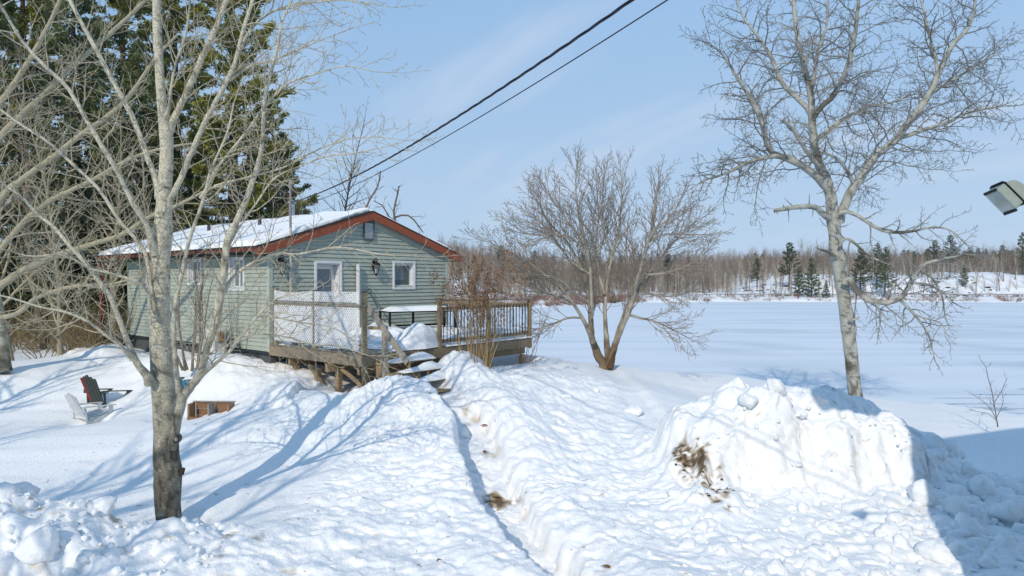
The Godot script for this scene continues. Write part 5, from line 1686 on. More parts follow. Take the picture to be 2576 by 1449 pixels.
func build_birch() -> void:
	var t := thing("lakeside_poplar", "tall pale trunked bare tree with a wide fine crown on the lake bank", "tree")
	var d := 19.0
	var b := B.new()
	var px := [[2160, 1030, 20], [2154, 1000, 18.5], [2146, 930, 17.5], [2137, 850, 17.5], [2132, 800, 20], [2126, 770, 17], [2117, 705, 19], [2108, 655, 20], [2102, 625, 17.5], [2100, 590, 16.5], [2094, 545, 17.5], [2090, 500, 14.5], [2078, 455, 13.5], [2063, 425, 12.5], [2050, 380, 11], [2041, 310, 10], [2037, 240, 9], [2018, 160, 7.5], [2000, 70, 6.3], [1993, 0, 5.5], [1988, -70, 4.5], [1992, -150, 2.5]]
	var pts := []
	for q in px: pts.append(at(q[0], q[1], d))
	var path := smooth_path(pts, 0.045)
	var rad := PackedFloat32Array()
	var cum := [0.0]
	for k in pts.size() - 1: cum.append(cum[-1] + pts[k].distance_to(pts[k + 1]))
	for k in path.size():
		var s: float = cum[-1] * k / (path.size() - 1)
		var j := 0
		while j < cum.size() - 2 and cum[j + 1] < s: j += 1
		rad.append(lerpf(px[j][2], px[j + 1][2], clampf((s - cum[j]) / (cum[j + 1] - cum[j]), 0, 1)) / F * d)
	for k in rad.size(): rad[k] *= 0.9
	trunk(b, path, rad, 20, 0.04, bark_birch)
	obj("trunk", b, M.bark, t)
	var c0 := Color(0.40, 0.40, 0.36)
	var c1 := Color(0.27, 0.27, 0.26)
	var habit := {"sp": [0.15, 0.105, 0.08], "len": [2.4, 1.05, 0.46], "rad": [0.022, 0.0105, 0.0075], "ang": 0.95, "up": -0.01, "wig": 0.32, "seg": 0.19, "tip": 0.0055, "lv": 3, "c0": c1.lerp(c0, 0.3), "c1": c1}
	var limbs := [
		[[[2112, 560, 11], [2115, 538, 11.5], [2124, 515, 10.5], [2132, 494, 10], [2142, 475, 10], [2159, 455, 9.6], [2182, 420, 9.2], [2204, 389, 8.8], [2248, 355, 8.4], [2270, 325, 8], [2292, 300, 7.4], [2331, 244, 6.6], [2359, 183, 5.6], [2392, 116, 4.8], [2431, 72, 3.8], [2448, 10, 3], [2440, -40, 2]], 19.0, 18.2, 1.0],
		[[[2080, 475, 10], [2065, 458, 10], [2045, 437, 9.4], [2015, 417, 9], [1980, 400, 8], [1948, 389, 7], [1935, 375, 6.6], [1926, 355, 6], [1915, 311, 5.4], [1887, 250, 4.4], [1848, 189, 3.4], [1815, 139, 2.2], [1780, 110, 1.5]], 19.0, 18.0, 1.0],
		[[[1975, 396, 6.5], [1948, 394, 6], [1910, 400, 5.6], [1871, 414, 4.6], [1840, 430, 4], [1804, 444, 3], [1770, 455, 2.2], [1730, 480, 1.5]], 18.6, 17.6, 0.9],
		[[[2040, 300, 7], [2030, 275, 6.4], [2000, 245, 6], [1970, 217, 5.4], [1955, 190, 4.8], [1940, 150, 4.2], [1904, 94, 3.2], [1870, 50, 2.4], [1850, 0, 1.8]], 19.0, 19.8, 1.0],
		[[[2043, 300, 7], [2062, 272, 6.6], [2093, 244, 6.2], [2110, 212, 5.8], [2126, 178, 5.4], [2140, 125, 4.8], [2148, 83, 4.2], [2157, 0, 3.4], [2166, -80, 2.2]], 19.0, 18.4, 1.0],
		[[[2250, 352, 6], [2280, 342, 5.4], [2330, 325, 4.6], [2380, 310, 4], [2420, 289, 3.6], [2470, 275, 2.8], [2530, 268, 1.6]], 18.8, 18.2, 1.0],
		[[[2330, 244, 4.6], [2356, 222, 4.2], [2390, 205, 3.6], [2430, 180, 3], [2480, 150, 2], [2520, 130, 1.4]], 18.4, 19.2, 1.0],
		[[[2355, 190, 4], [2345, 130, 3.6], [2330, 80, 3], [2320, 30, 2.6], [2300, -30, 2]], 18.4, 19.0, 1.0],
		[[[2037, 235, 5], [2046, 190, 4.6], [2055, 130, 4], [2075, 70, 3.2], [2080, 0, 2.6]], 19.0, 19.7, 1.0],
		[[[2044, 355, 6], [2075, 335, 5.4], [2120, 300, 4.4], [2180, 270, 3.4], [2230, 262, 2.4], [2290, 240, 1.6]], 19.0, 20.0, 1.0],
		[[[2060, 420, 5.4], [2030, 385, 5], [1995, 330, 4.6], [1968, 305, 4.4], [1965, 303, 4.2]], 18.8, 17.9, 0.15],
		[[[2148, 470, 5], [2135, 440, 4.6], [2110, 405, 4], [2085, 390, 3.2], [2050, 380, 2.4]], 18.8, 18.0, 0.8],
		[[[2084, 548, 9], [2071, 539, 8], [2054, 524, 7], [2037, 519, 6.6], [2014, 520, 6.4], [1993, 522, 6.2], [1965, 527, 5.6], [1948, 530, 4.5]], 18.9, 18.3, 0.08],
		[[[2112, 535, 5], [2126, 533, 5], [2150, 540, 4.6], [2176, 555, 4.4], [2205, 573, 4], [2232, 583, 3.8], [2287, 583, 3.2], [2340, 572, 2.6], [2387, 578, 2], [2420, 605, 1.6], [2443, 628, 1.2]], 18.7, 17.9, 0.6],
		[[[2110, 620, 4], [2126, 600, 3.6], [2150, 612, 3.2], [2180, 640, 2.6], [2210, 655, 2]], 18.7, 18.1, 0.5],
		[[[2125, 715, 9], [2135, 700, 8.5], [2148, 722, 8], [2165, 740, 7.6], [2187, 755, 7.2], [2232, 761, 6.4], [2250, 758, 6], [2265, 750, 5.6], [2285, 722, 5], [2293, 705, 4.8], [2315, 672, 4.2], [2340, 660, 3.6], [2370, 652, 3], [2437, 640, 2]], 18.7, 17.8, 0.75],
		[[[2200, 758, 3], [2215, 790, 2.4], [2212, 830, 1.6]], 18.3, 18.5, 0.45],
		[[[2310, 680, 3], [2345, 700, 2.6], [2370, 745, 2], [2378, 800, 1.4]], 18.1, 17.8, 0.6],
		[[[2300, 790, 2.6], [2325, 800, 2.2], [2370, 815, 1.8], [2380, 850, 1.2]], 18.1, 17.7, 0.6],
		[[[2262, 752, 4], [2290, 780, 3.4], [2330, 830, 2.6], [2345, 870, 2], [2352, 905, 1.4]], 18.2, 18.0, 0.5],
		[[[2290, 712, 3.4], [2330, 715, 3], [2370, 735, 2.4], [2400, 762, 1.8]], 18.2, 18.5, 0.5],
		[[[2104, 648, 5], [2085, 635, 4], [2065, 628, 2.6], [2052, 622, 1.8]], 18.8, 18.4, 0.2],
		[[[2135, 805, 3.5], [2150, 803, 3], [2163, 797, 2.2]], 18.7, 18.5, 0.0]]
	for q in limbs:
		b = B.new()
		var r := limb(b, q[0], q[1], q[2], 0.12, 9, c0.lerp(Color(0.40, 0.40, 0.35), 0.6), c0)
		var pa: PackedVector3Array = r[0]
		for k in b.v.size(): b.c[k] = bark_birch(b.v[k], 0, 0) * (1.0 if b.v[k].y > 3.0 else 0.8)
		habit.c1 = Color(0.58, 0.58, 0.57) if q[0][0][1] > 600 or q[3] == 0.6 else c1
		if q[3] > 0.3:
			shoots(b, pa, r[1][0], r[1][-1], 1, habit, 0.14, q[3])
			grow(b, pa[-1], (pa[-1] - pa[-2]).normalized(), 1.0 * q[3], r[1][-1], 1, habit, q[3])
		elif q[3] > 0.0:
			habit.lv = 1
			shoots(b, pa, r[1][0], r[1][-1], 1, habit, 0.3, 0.25)
			habit.lv = 3
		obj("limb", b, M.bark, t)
	b = B.new()
	shoots(b, path.slice(int(path.size() * 0.52)), 0.1, 0.02, 1, habit, 0.0, 1.0)
	habit.lv = 2
	shoots(b, path.slice(int(path.size() * 0.36), int(path.size() * 0.52)), 0.1, 0.02, 1, habit, 0.0, 0.4)
	obj("twigs", b, M.twig, t)

func build_shore_tree() -> void:
	var t := thing("shore_maple", "low many stemmed bare tree spreading beside the deck at the lake edge", "tree")
	var d := 20.0
	var c0 := Color(0.52, 0.47, 0.38)
	var c1 := Color(0.42, 0.33, 0.28)
	var habit := {"sp": [0.085, 0.075, 0.075], "len": [1.9, 0.9, 0.4], "rad": [0.014, 0.009, 0.007], "ang": 0.62, "up": 0.05, "wig": 0.12, "seg": 0.2, "tip": 0.0055, "lv": 3, "c0": c0.lerp(c1, 0.4), "c1": c1}
	var limbs := [
		[[[1524, 935, 17], [1518, 915, 15], [1505, 895, 13], [1495, 870, 11], [1489, 848, 10], [1486, 794, 8], [1480, 740, 7], [1468, 690, 6], [1445, 640, 5], [1420, 600, 4], [1390, 570, 3], [1365, 530, 2], [1350, 480, 1.5]], 20.0, 20.6],
		[[[1493, 862, 9], [1478, 825, 7.4], [1465, 800, 6.6], [1440, 760, 6], [1410, 725, 5.4], [1370, 690, 4.6], [1320, 655, 3.8], [1270, 628, 2.6], [1225, 608, 1.6], [1198, 600, 1.2]], 19.8, 18.9],
		[[[1488, 800, 6], [1487, 730, 6], [1484, 670, 5.6], [1473, 620, 5], [1460, 560, 4.4], [1450, 500, 3.6], [1448, 450, 2.6], [1452, 405, 1.6]], 20.0, 19.4],
		[[[1527, 930, 14], [1530, 900, 11], [1527, 860, 9], [1522, 800, 8], [1524, 740, 7], [1530, 690, 6], [1541, 640, 5], [1553, 590, 4], [1560, 540, 3], [1563, 480, 2], [1560, 420, 1.5]], 20.1, 20.7],
		[[[1530, 925, 15], [1537, 905, 12], [1547, 870, 11], [1562, 830, 10], [1578, 795, 9], [1590, 760, 7.6], [1602, 710, 6.6], [1615, 660, 5.6], [1633, 600, 4.6], [1645, 540, 3.6], [1652, 480, 2.4], [1660, 440, 1.5]], 20.0, 19.5],
		[[[1595, 745, 6], [1625, 700, 5.4], [1655, 660, 4.6], [1690, 615, 3.6], [1735, 570, 2.6], [1770, 545, 1.6]], 19.9, 20.6],
		[[[1580, 792, 5], [1610, 800, 4], [1645, 808, 3.4], [1690, 828, 2.4], [1735, 852, 1.5]], 19.9, 19.0],
		[[[1608, 690, 4.4], [1650, 690, 3.8], [1700, 680, 3], [1750, 655, 2.2], [1785, 625, 1.4]], 19.8, 19.2],
		[[[1545, 880, 6], [1552, 840, 5.4], [1566, 800, 4.6], [1585, 740, 4], [1590, 690, 3.4], [1575, 640, 2.8], [1580, 560, 2]], 20.3, 21.0],
		[[[1444, 765, 4.6], [1415, 750, 4], [1370, 735, 3.2], [1330, 705, 2.6], [1290, 672, 1.8]], 19.6, 20.4],
		[[[1484, 690, 4], [1440, 660, 3.4], [1400, 610, 2.8], [1360, 560, 2], [1330, 530, 1.4]], 20.1, 21.0],
		[[[1470, 615, 4], [1430, 560, 3.2], [1395, 510, 2.4], [1365, 460, 1.6]], 19.7, 20.2],
		[[[1520, 740, 4.6], [1508, 690, 4], [1500, 620, 3.4], [1505, 540, 2.6], [1500, 470, 1.8]], 20.2, 20.9],
		[[[1618, 650, 4], [1640, 590, 3.4], [1690, 540, 2.6], [1720, 490, 1.8]], 19.6, 18.8],
		[[[1480, 760, 4], [1450, 740, 3.6], [1400, 700, 3], [1340, 690, 2.4], [1280, 690, 1.6]], 19.7, 18.8],
		[[[1465, 800, 4], [1430, 800, 3.4], [1390, 815, 2.6], [1345, 830, 1.8]], 19.7, 19.2],
		[[[1600, 720, 4], [1640, 740, 3.4], [1690, 745, 2.6], [1750, 730, 1.6]], 19.9, 20.6],
		[[[1630, 610, 4], [1670, 590, 3.2], [1720, 590, 2.4], [1770, 590, 1.6]], 19.5, 18.9],
		[[[1480, 650, 4], [1440, 600, 3.2], [1400, 590, 2.6], [1330, 590, 2], [1280, 560, 1.4]], 19.9, 19.0],
		[[[1542, 640, 3.6], [1520, 590, 3], [1515, 520, 2.4], [1520, 440, 1.6]], 20.4, 20.0]]
	for q in limbs:
		var b := B.new()
		for k in q[0].size(): q[0][k][2] *= 0.62 if k > 1 else 0.75
		var r := limb(b, q[0], q[1], q[2], 0.14, 9, Color(0.27, 0.165, 0.09), c0)
		var pa: PackedVector3Array = r[0]
		for k in b.v.size():      # rusty lichen low on the stems, grey higher up
			var f := ss(2.7, 4.6, b.v[k].y + noise_b.get_noise_3d(b.v[k].x * 8, b.v[k].y * 8, b.v[k].z * 8) * 2.4)
			b.c[k] = Color(0.28, 0.20, 0.13).lerp(Color(0.60, 0.56, 0.47), f) * (0.8 + 0.4 * noise_a.get_noise_3d(b.v[k].x * 20, b.v[k].y * 20, b.v[k].z * 20))
		shoots(b, pa, r[1][0], r[1][-1], 1, habit, 0.25, 0.9)
		grow(b, pa[-1], (pa[-1] - pa[-2]).normalized(), 0.5, r[1][-1], 1, habit)
		obj("stem", b, M.bark, t)
	var b2 := B.new()
	var sp := at(1540, 900, 19.8)
	b2.tube(PackedVector3Array([sp + Vector3(-0.06, -0.3, 0), sp + Vector3(0.02, -0.05, 0), sp + Vector3(0.09, 0.2, 0)]), PackedFloat32Array([0.11, 0.08, 0.02]), 8, Color(0.15, 0.09, 0.05), Color(0.1, 0.06, 0.04))
	obj("broken_stub", b2, M.bark, t)

# a shrub of many stems from one foot
func shrub(called: String, label: String, foot: Vector3, stems: int, height: float, spread: float, lean: float, c0: Color, c1: Color, r0: float, head: bool, habit: Dictionary, cat := "shrub") -> Node3D:
	var t := thing(called, label, cat, foot)
	for k in stems:
		var b := B.new()
		var a := TAU * k / stems + rnd(-0.3, 0.3)
		var ln := height * rnd(0.7, 1.1)
		var d := Vector3(cos(a) * spread * rnd(0.2, 1.0), 1.0, sin(a) * spread * rnd(0.2, 1.0)).normalized()
		var q := Vector3(cos(a), 0, sin(a)) * rnd(0.02, 0.16) * (1.0 + lean) + Vector3(0, -0.25, 0)
		var path := PackedVector3Array([q])
		var rad := PackedFloat32Array([r0])
		var m := 8
		for j in m:
			d = (d + rndv() * 0.13 + Vector3(0, 0.05, 0)).normalized()
			q += d * (ln + 0.25) / m
			path.append(q); rad.append(maxf(r0 * (1.0 - 0.85 * (j + 1.0) / m), 0.003))
		b.tube(path, rad, 5, c0, c0.lerp(c1, 0.6))
		shoots(b, path, r0, 0.003, 1, habit, 0.35, height / 3.0)
		obj("stem", b, M.twig, t)
		if head:
			var hb := B.new()
			seed_head(hb, path, b)
			if hb.v.size(): obj("seed_heads", hb, M.dry_leaf, t).set_meta("kind", "stuff")
	return t

func seed_head(b: B, path: PackedVector3Array, _s) -> void:
	for e in 3:
		var tip := path[-1 - e] + rndv() * 0.12 * e
		for k in 34:
			var q := tip + Vector3(rnd(-1, 1) * 0.055, rnd(-0.02, 0.26), rnd(-1, 1) * 0.055)
			var s := rnd(0.010, 0.020)
			var x := rndv().normalized() * s
			var y := x.cross(rndv()).normalized() * s
			var f := rnd(0.7, 1.3)
			b.quad(q - x - y, q + x - y, q + x + y, q - x + y, Color(0.27 * f, 0.165 * f, 0.10 * f))

func build_shrubs() -> void:
	var tan_ := Color(0.40, 0.27, 0.135)
	var hab := {"sp": [0.20, 0.14], "len": [0.7, 0.3], "rad": [0.007, 0.0045], "ang": 0.55, "up": 0.10, "wig": 0.16, "seg": 0.14, "tip": 0.0032, "lv": 2, "c0": Color(0.36, 0.25, 0.14), "c1": Color(0.30, 0.18, 0.10)}
	var f := at(1205, 922, 15.7)
	shrub("lilac_bush", "tan many stemmed bush with dry brown seed heads before the deck railing", Vector3(f.x, f.y, f.z), 30, 2.35, 0.42, 1.2, tan_, tan_, 0.014, true, hab)
	f = at(1318, 890, 17.6)
	shrub("twiggy_bush", "thin twiggy reddish bush at the deck's right corner", Vector3(f.x, f.y, f.z), 12, 1.5, 0.75, 1.0, Color(0.28, 0.17, 0.11), Color(0.22, 0.12, 0.09), 0.008, false, hab)
	var dk := Color(0.20, 0.16, 0.12)
	var hab2 := {"sp": [0.30, 0.2], "len": [0.9, 0.4], "rad": [0.010, 0.005], "ang": 0.6, "up": 0.08, "wig": 0.2, "seg": 0.15, "tip": 0.003, "lv": 3, "c0": dk, "c1": Color(0.16, 0.13, 0.10)}
	f = at(482, 905, 16.4)
	shrub("wall_bush", "dark stemmed leafless bush growing before the cabin side wall", Vector3(f.x, f.y, f.z), 9, 2.9, 0.30, 0.8, Color(0.24, 0.2, 0.15), dk, 0.035, false, hab2)
	f = at(2512, 1068, 14.8)
	var sap := thing("sapling", "thin leafless sapling on the lake bank at the right edge", "sapling", Vector3(f.x, f.y - 0.1, f.z))
	var cs := Color(0.20, 0.19, 0.20)
	var b := B.new()
	var o := at(2512, 1068, 14.8)
	var hab3 := {"sp": [0.12, 0.12], "len": [0.42, 0.2], "rad": [0.006, 0.004], "ang": 0.8, "up": 0.03, "wig": 0.18, "seg": 0.08, "tip": 0.0028, "lv": 2, "c0": cs, "c1": cs}
	for px in [[[2513, 1075, 2.6], [2508, 1045, 2.4], [2503, 1015, 2.2], [2496, 980, 2], [2487, 950, 1.7], [2482, 925, 1.4], [2468, 905, 1]], [[2503, 1014, 1.8], [2518, 990, 1.6], [2530, 965, 1.4], [2536, 950, 1]], [[2508, 1055, 1.8], [2495, 1030, 1.6], [2475, 1010, 1.4], [2448, 992, 1]], [[2510, 1050, 1.6], [2520, 1030, 1.5], [2526, 1012, 1.2], [2522, 985, 0.9]], [[2508, 1058, 1.6], [2490, 1042, 1.3], [2460, 1036, 1.0], [2440, 1030, 0.8]]]:
		for k in px.size(): px[k][2] *= 0.55
		var r := limb(b, px, 14.8, 14.8 + rnd(-0.2, 0.2), 0.06, 5, cs, cs)
		shoots(b, r[0], r[1][0], r[1][-1], 1, hab3, 0.2)
	for k in b.v.size(): b.v[k] -= sap.position
	obj("stem", b, M.twig, sap)

# ---------------------------------------------------------------- trees of the wood behind
func conifer_parts(height: float, clear: float, spread: float, rg_seed: int, top_dark: Color, lit: Color, per := 1.0, layered := false) -> Array:
	var keep := rng.seed
	var keep_state := rng.state
	rng.seed = rg_seed
	var w := B.new()
	var f := B.new()
	var lean := Vector3(rnd(-0.02, 0.02), 1, rnd(-0.02, 0.02))
	var tr := PackedVector3Array()
	var rd := PackedFloat32Array()
	for k in 9:
		var t := k / 8.0
		tr.append(lean * height * t + rndv() * 0.04)
		rd.append(lerpf(height * 0.016, 0.02, t))
	w.tube(tr, rd, 9, Color(0.09, 0.07, 0.055), Color(0.11, 0.08, 0.06))
	var y := clear
	while y < height - 0.2:
		var t := (y - clear) / (height - clear)
		var L := spread * (pow(1.0 - t, 0.75) * 0.95 + 0.05) * rnd(0.65, 1.1)
		if layered: L *= 0.7 + 0.45 * absf(sin(y * 1.3 + rg_seed))
		var m := 4 if t < 0.8 else 3
		for k in m:
			if rng.randf() < 0.12: continue
			var a := TAU * k / m + y * 2.1 + rnd(-0.4, 0.4)
			var out := Vector3(cos(a), 0, sin(a))
			var q := lean * y
			var pts := PackedVector3Array([q])
			var rr := PackedFloat32Array([0.012 + L * 0.008])
			var dir := (out + Vector3(0, rnd(-0.05, 0.25) + t * 0.4, 0)).normalized()
			var n_ := maxi(3, int(L / 0.5))
			for j in n_:
				dir = (dir + rndv() * 0.10 + Vector3(0, 0.05, 0)).normalized()
				q += dir * L / n_
				pts.append(q); rr.append(maxf(0.006, rr[0] * (1.0 - (j + 1.0) / n_)))
			w.tube(pts, rr, 4, Color(0.10, 0.08, 0.06), Color(0.09, 0.075, 0.05), false)
			# sprays of needles along the outer part
			var cnt := int(L * 15.0 * per) + 4
			for j in cnt:
				var s := pow(rng.randf(), 0.6) * 0.85 + 0.15
				var fi := s * n_
				var i0 := mini(int(fi), n_ - 1)
				var base := pts[i0].lerp(pts[i0 + 1], fi - i0)
				var sdir := dir.cross(Vector3.UP).normalized() * (1.0 if rng.randf() < 0.5 else -1.0)
				var c := base + sdir * rnd(0.0, 0.34) * L * 0.5 * (1.15 - s) + Vector3(0, rnd(-0.04, 0.10), 0)
				var tone := top_dark.lerp(lit, clampf(rng.randf() * 0.75 + 0.22 + noise_b.get_noise_3d(c.x * 2 + rg_seed, c.y * 2, c.z * 2) * 0.7, 0, 1))
				for e in 9:
					var nd := (sdir * 0.6 + dir * 0.7 + rndv() * 0.9 + Vector3(0, 0.35, 0)).normalized()
					var ln := rnd(0.15, 0.32)
					var wd := nd.cross(rndv()).normalized() * 0.022
					var o := c + rndv() * 0.07
					f.tri(o - wd, o + wd, o + nd * ln, tone)
					f.tri(o + nd * ln * 0.1, o + nd * ln + wd * 1.5, o + nd * ln * 0.8 - wd * 2.0 + Vector3(0, 0.02, 0), tone)
		y += rnd(0.28, 0.5) * (1.0 if height < 14 else 1.25)
	rng.seed = keep
	rng.state = keep_state
	return [w.mesh(), f.mesh()]

func bare_parts(height: float, rg_seed: int, c0: Color, c1: Color, detail: int, thick := 1.0, narrow := 1.0, clear := 0.2) -> Array:
	var keep := rng.state
	rng.seed = rg_seed
	var w := B.new()
	var q := Vector3.ZERO
	var d := Vector3(rnd(-0.06, 0.06), 1, rnd(-0.06, 0.06)).normalized()
	var path := PackedVector3Array([Vector3(0, -0.4, 0)])
	var rad := PackedFloat32Array([height * 0.0135 * thick])
	var m := 12
	for k in m:
		d = (d + rndv() * 0.07 + Vector3(0, 0.06, 0)).normalized()
		q += d * height / m
		path.append(q); rad.append(maxf(0.012, height * 0.0125 * thick * (1.0 - 0.9 * (k + 1.0) / m)))
	w.tube(path, rad, 7, c0, c0.lerp(c1, 0.3))
	var tw := B.new()
	var habit := {"sp": [height * (0.030 if detail < 3 else 0.02), height * (0.035 if detail < 3 else 0.022), height * 0.022], "len": [height * 0.27 * narrow, height * 0.12, height * 0.05], "rad": [height * 0.005, height * 0.0022, 0.0075], "ang": 0.75, "up": 0.07, "wig": 0.17, "seg": height * 0.045, "tip": (0.005 if detail > 2 else 0.013), "lv": detail, "c0": c0.lerp(c1, 0.5), "c1": c1}
	shoots(tw, path, rad[0], 0.012, 1, habit, clear)
	rng.state = keep
	return [w.mesh(), tw.mesh()]

func place_tree(called: String, label: String, parts: Array, mats: Array, pnames: Array, t: Transform3D, group: String, cat := "tree") -> Node3D:
	var o := thing(called, label, cat, t.origin, 0.0, group)
	o.transform = t
	for k in 2: obj(pnames[k], parts[k], mats[k], o)
	return o

func build_left_wood() -> void:
	var dark := Color(0.085, 0.12, 0.07)
	var lit := Color(0.28, 0.28, 0.09)
	var pine := conifer_parts(19.0, 4.0, 3.3, 5, dark, Color(0.38, 0.35, 0.06), 1.2, true)
	var pine2 := conifer_parts(16.0, 2.2, 3.6, 6, dark, lit, 0.8, true)
	var fir := conifer_parts(12.0, 0.8, 2.6, 7, Color(0.09, 0.125, 0.075), Color(0.24, 0.26, 0.11), 0.7)
	var pn := ["trunk", "foliage"]
	var pm := [M.bark, M.needles]
	var spots := [[590, 33.0, pine, 1.15, "tall yellow green pine rising behind the cabin roof"], [300, 36.0, pine2, 1.35, "tall dark pine behind the big tree's left limbs"], [455, 40.0, pine, 1.25, "pine standing behind the tall yellow green pine, left of its trunk"],
		[60, 33.0, pine, 1.1, "pine at the left edge behind the leaning pale limbs"], [180, 30.0, fir, 1.45, "dark fir left of the cabin, behind the thicket"], [-60, 28.0, fir, 1.5, "dark fir beyond the left edge of the view"], [350, 31.0, fir, 1.1, "fir close behind the cabin's far corner"],
		[480, 33.0, fir, 0.72, "low fir above the snowy roof left of the chimney"], [715, 36.0, fir, 0.86, "slim dark fir by the chimney, right of the tall pine"], [640, 41.0, fir, 0.95, "fir showing under the tall pine's right branches"], [840, 44.0, fir, 0.52, "small fir at the right end of the wood behind the roof"],
 [680, 40.0, pine2, 0.85, "pine with drooping boughs left of the mast"], [270, 29.0, fir, 0.8, "young fir beside the porch post"], [120, 27.0, fir, 0.75, "young fir in the thicket near the left edge"]]
	for k in spots.size():
		var q: Array = spots[k]
		var x: float = (q[0] - 1288.0) / F * q[1]
		var y := coarse_at(x, minf(q[1], 50)) - 0.2
		place_tree("pine_tree" if q[2] == pine or q[2] == pine2 else "fir_tree", q[4], q[2], pm, pn, Transform3D(Basis(Vector3.UP, k * 2.3).scaled(Vector3.ONE * q[3]), Vector3(x, y, -q[1])), "conifers of the wood behind the cabin", "conifer")
	# bare trees
	var c_p := Color(0.46, 0.41, 0.29)
	var c_d := Color(0.24, 0.20, 0.15)
	var tw := Color(0.42, 0.36, 0.25)
	var bare := [bare_parts(10, 31, c_p, tw, 3, 0.8), bare_parts(11, 32, c_d, Color(0.20, 0.16, 0.11), 3, 0.9), bare_parts(11, 34, Color(0.09, 0.075, 0.065), Color(0.10, 0.08, 0.065), 3, 0.7, 1.0, 0.25), bare_parts(8, 33, c_p, Color(0.3, 0.27, 0.19), 3, 0.8, 1.1, 0.1)]
	var bn := ["trunk", "twigs"]
	var bm := [M.bark, M.twig]
	var lbl := ["pale slender bare tree at the wood's edge, farthest left", "dark bare tree behind the thicket left of the cabin", "pale bare tree leaning over the thicket", "bare tree just left of the porch post", "grey bare tree between the firs left of the cabin", "thin bare tree behind the cabin's far corner", "bare tree above the roof's far end", "bare tree left of the tall pine's trunk", "short bare tree right of the chimney", "twiggy bare tree against the sky right of the chimney", "bare tree behind the roof ridge", "slim bare tree at the back of the thicket", "bare tree in the gap beside the left edge"]
	var bs := [[30, 22.0, 0, 1.0], [110, 25.0, 1, 1.0], [150, 21.5, 3, 1.0], [288, 27.0, 0, 0.9], [220, 30.0, 1, 1.0], [370, 29.0, 0, 0.85], [430, 34.0, 1, 0.8], [540, 36.0, 0, 0.85], [788, 31.0, 2, 0.86], [838, 33.0, 2, 0.92], [885, 34.0, 3, 0.75], [255, 35.0, 3, 1.1], [-20, 26.0, 1, 1.0]]
	for k in bs.size():
		var q: Array = bs[k]
		var x: float = (q[0] - 1288.0) / F * q[1]
		place_tree("bare_tree", lbl[k], bare[q[2]], bm, bn, Transform3D((Basis(Vector3.UP, k * 1.9) * Basis(Vector3.RIGHT, rnd(-0.1, 0.1))).scaled(Vector3.ONE * q[3]), Vector3(x, coarse_at(x, q[1]), -q[1])), "bare trees of the wood behind the cabin")
	# two broken trees that show over the roof
	var hb := {"sp": [0.22, 0.2], "len": [1.0, 0.5], "rad": [0.015, 0.008], "ang": 0.9, "up": 0.02, "wig": 0.3, "seg": 0.2, "tip": 0.006, "lv": 2, "c0": Color(0.2, 0.15, 0.11), "c1": Color(0.2, 0.13, 0.09)}
	var t := thing("broken_tree", "crooked broken branched tree poking over the roof ridge", "tree")
	var b := B.new()
	for px in [[[925, 640, 6], [930, 560, 5.5], [922, 520, 5], [950, 470, 4], [958, 430, 3]], [[1010, 640, 6.5], [1000, 570, 6], [990, 540, 5.5], [1000, 490, 4.6], [1004, 468, 3.5]], [[992, 548, 5], [1020, 540, 4.5], [1040, 552, 4], [1065, 585, 2.5]], [[985, 560, 4], [965, 520, 3], [940, 505, 2]]]:
		for k in px.size(): px[k][2] *= 0.5
		var r := limb(b, px, 26.0, 25.6, 0.3, 6, Color(0.25, 0.19, 0.14), Color(0.25, 0.17, 0.12))
		shoots(b, r[0], r[1][0], r[1][-1], 1, hb, 0.4)
	obj("branches", b, M.bark, t)
	# the pale tree at the left edge: heavy limbs leaning up to the right
	t = thing("leaning_tree", "pale barked tree at the left edge with long limbs leaning right", "tree")
	var c0 := Color(0.52, 0.47, 0.33)
	var hab := {"sp": [0.2, 0.16, 0.15], "len": [1.7, 0.9, 0.4], "rad": [0.02, 0.010, 0.006], "ang": 0.7, "up": 0.03, "wig": 0.22, "seg": 0.2, "tip": 0.0045, "lv": 3, "c0": c0, "c1": Color(0.50, 0.44, 0.32)}
	b = B.new()
	var pts := []
	for q in [[8, 935, 19], [2, 880, 19], [-8, 800, 18], [-25, 700, 17], [-40, 560, 15], [-60, 380, 13], [-70, 150, 10], [-75, -50, 7]]: pts.append(at(q[0], q[1], 18.0))
	var path := smooth_path(pts, 0.06)
	var rad := PackedFloat32Array()
	for k in path.size(): rad.append(lerpf(0.19, 0.07, float(k) / path.size()))
	trunk(b, path, rad, 18, 0.06, bark_maple)
	obj("trunk", b, M.bark, t)
	for q in [[[[-20, 740, 10], [20, 705, 9], [65, 677, 8], [150, 640, 7], [230, 615, 6.4], [308, 590, 6], [380, 545, 5.4], [440, 520, 4.6], [520, 480, 3.4], [580, 455, 2]], 18.0, 16.5],
		[[[-30, 560, 9], [20, 480, 8], [51, 457, 7.4], [130, 400, 7], [200, 345, 6.4], [281, 288, 5.6], [330, 240, 5], [396, 146, 4], [450, 90, 3]], 18.0, 17.0],
		[[[-40, 430, 9], [0, 349, 8], [90, 260, 7.4], [180, 175, 6.6], [260, 105, 5.8], [340, 34, 5], [400, -30, 4]], 18.0, 18.8],
		[[[-45, 330, 8], [20, 240, 7], [80, 150, 6], [130, 60, 5], [170, -30, 4]], 18.0, 17.4],
		[[[-25, 660, 8], [60, 560, 7], [130, 505, 6.4], [230, 455, 5.6], [330, 400, 4.6], [420, 372, 3.4], [500, 360, 2]], 18.0, 17.0],
		[[[-20, 800, 7], [40, 790, 6], [100, 745, 5.4], [190, 720, 4.6], [280, 715, 3.6], [360, 690, 2]], 18.0, 16.8]]:
		b = B.new()
		var r := limb(b, q[0], q[1], q[2], 0.15, 8, c0, c0)
		shoots(b, r[0], r[1][0], r[1][-1], 1, hab, 0.12)
		obj("limb", b, M.bark, t)
	# undergrowth: one tangled mass
	var sh := []
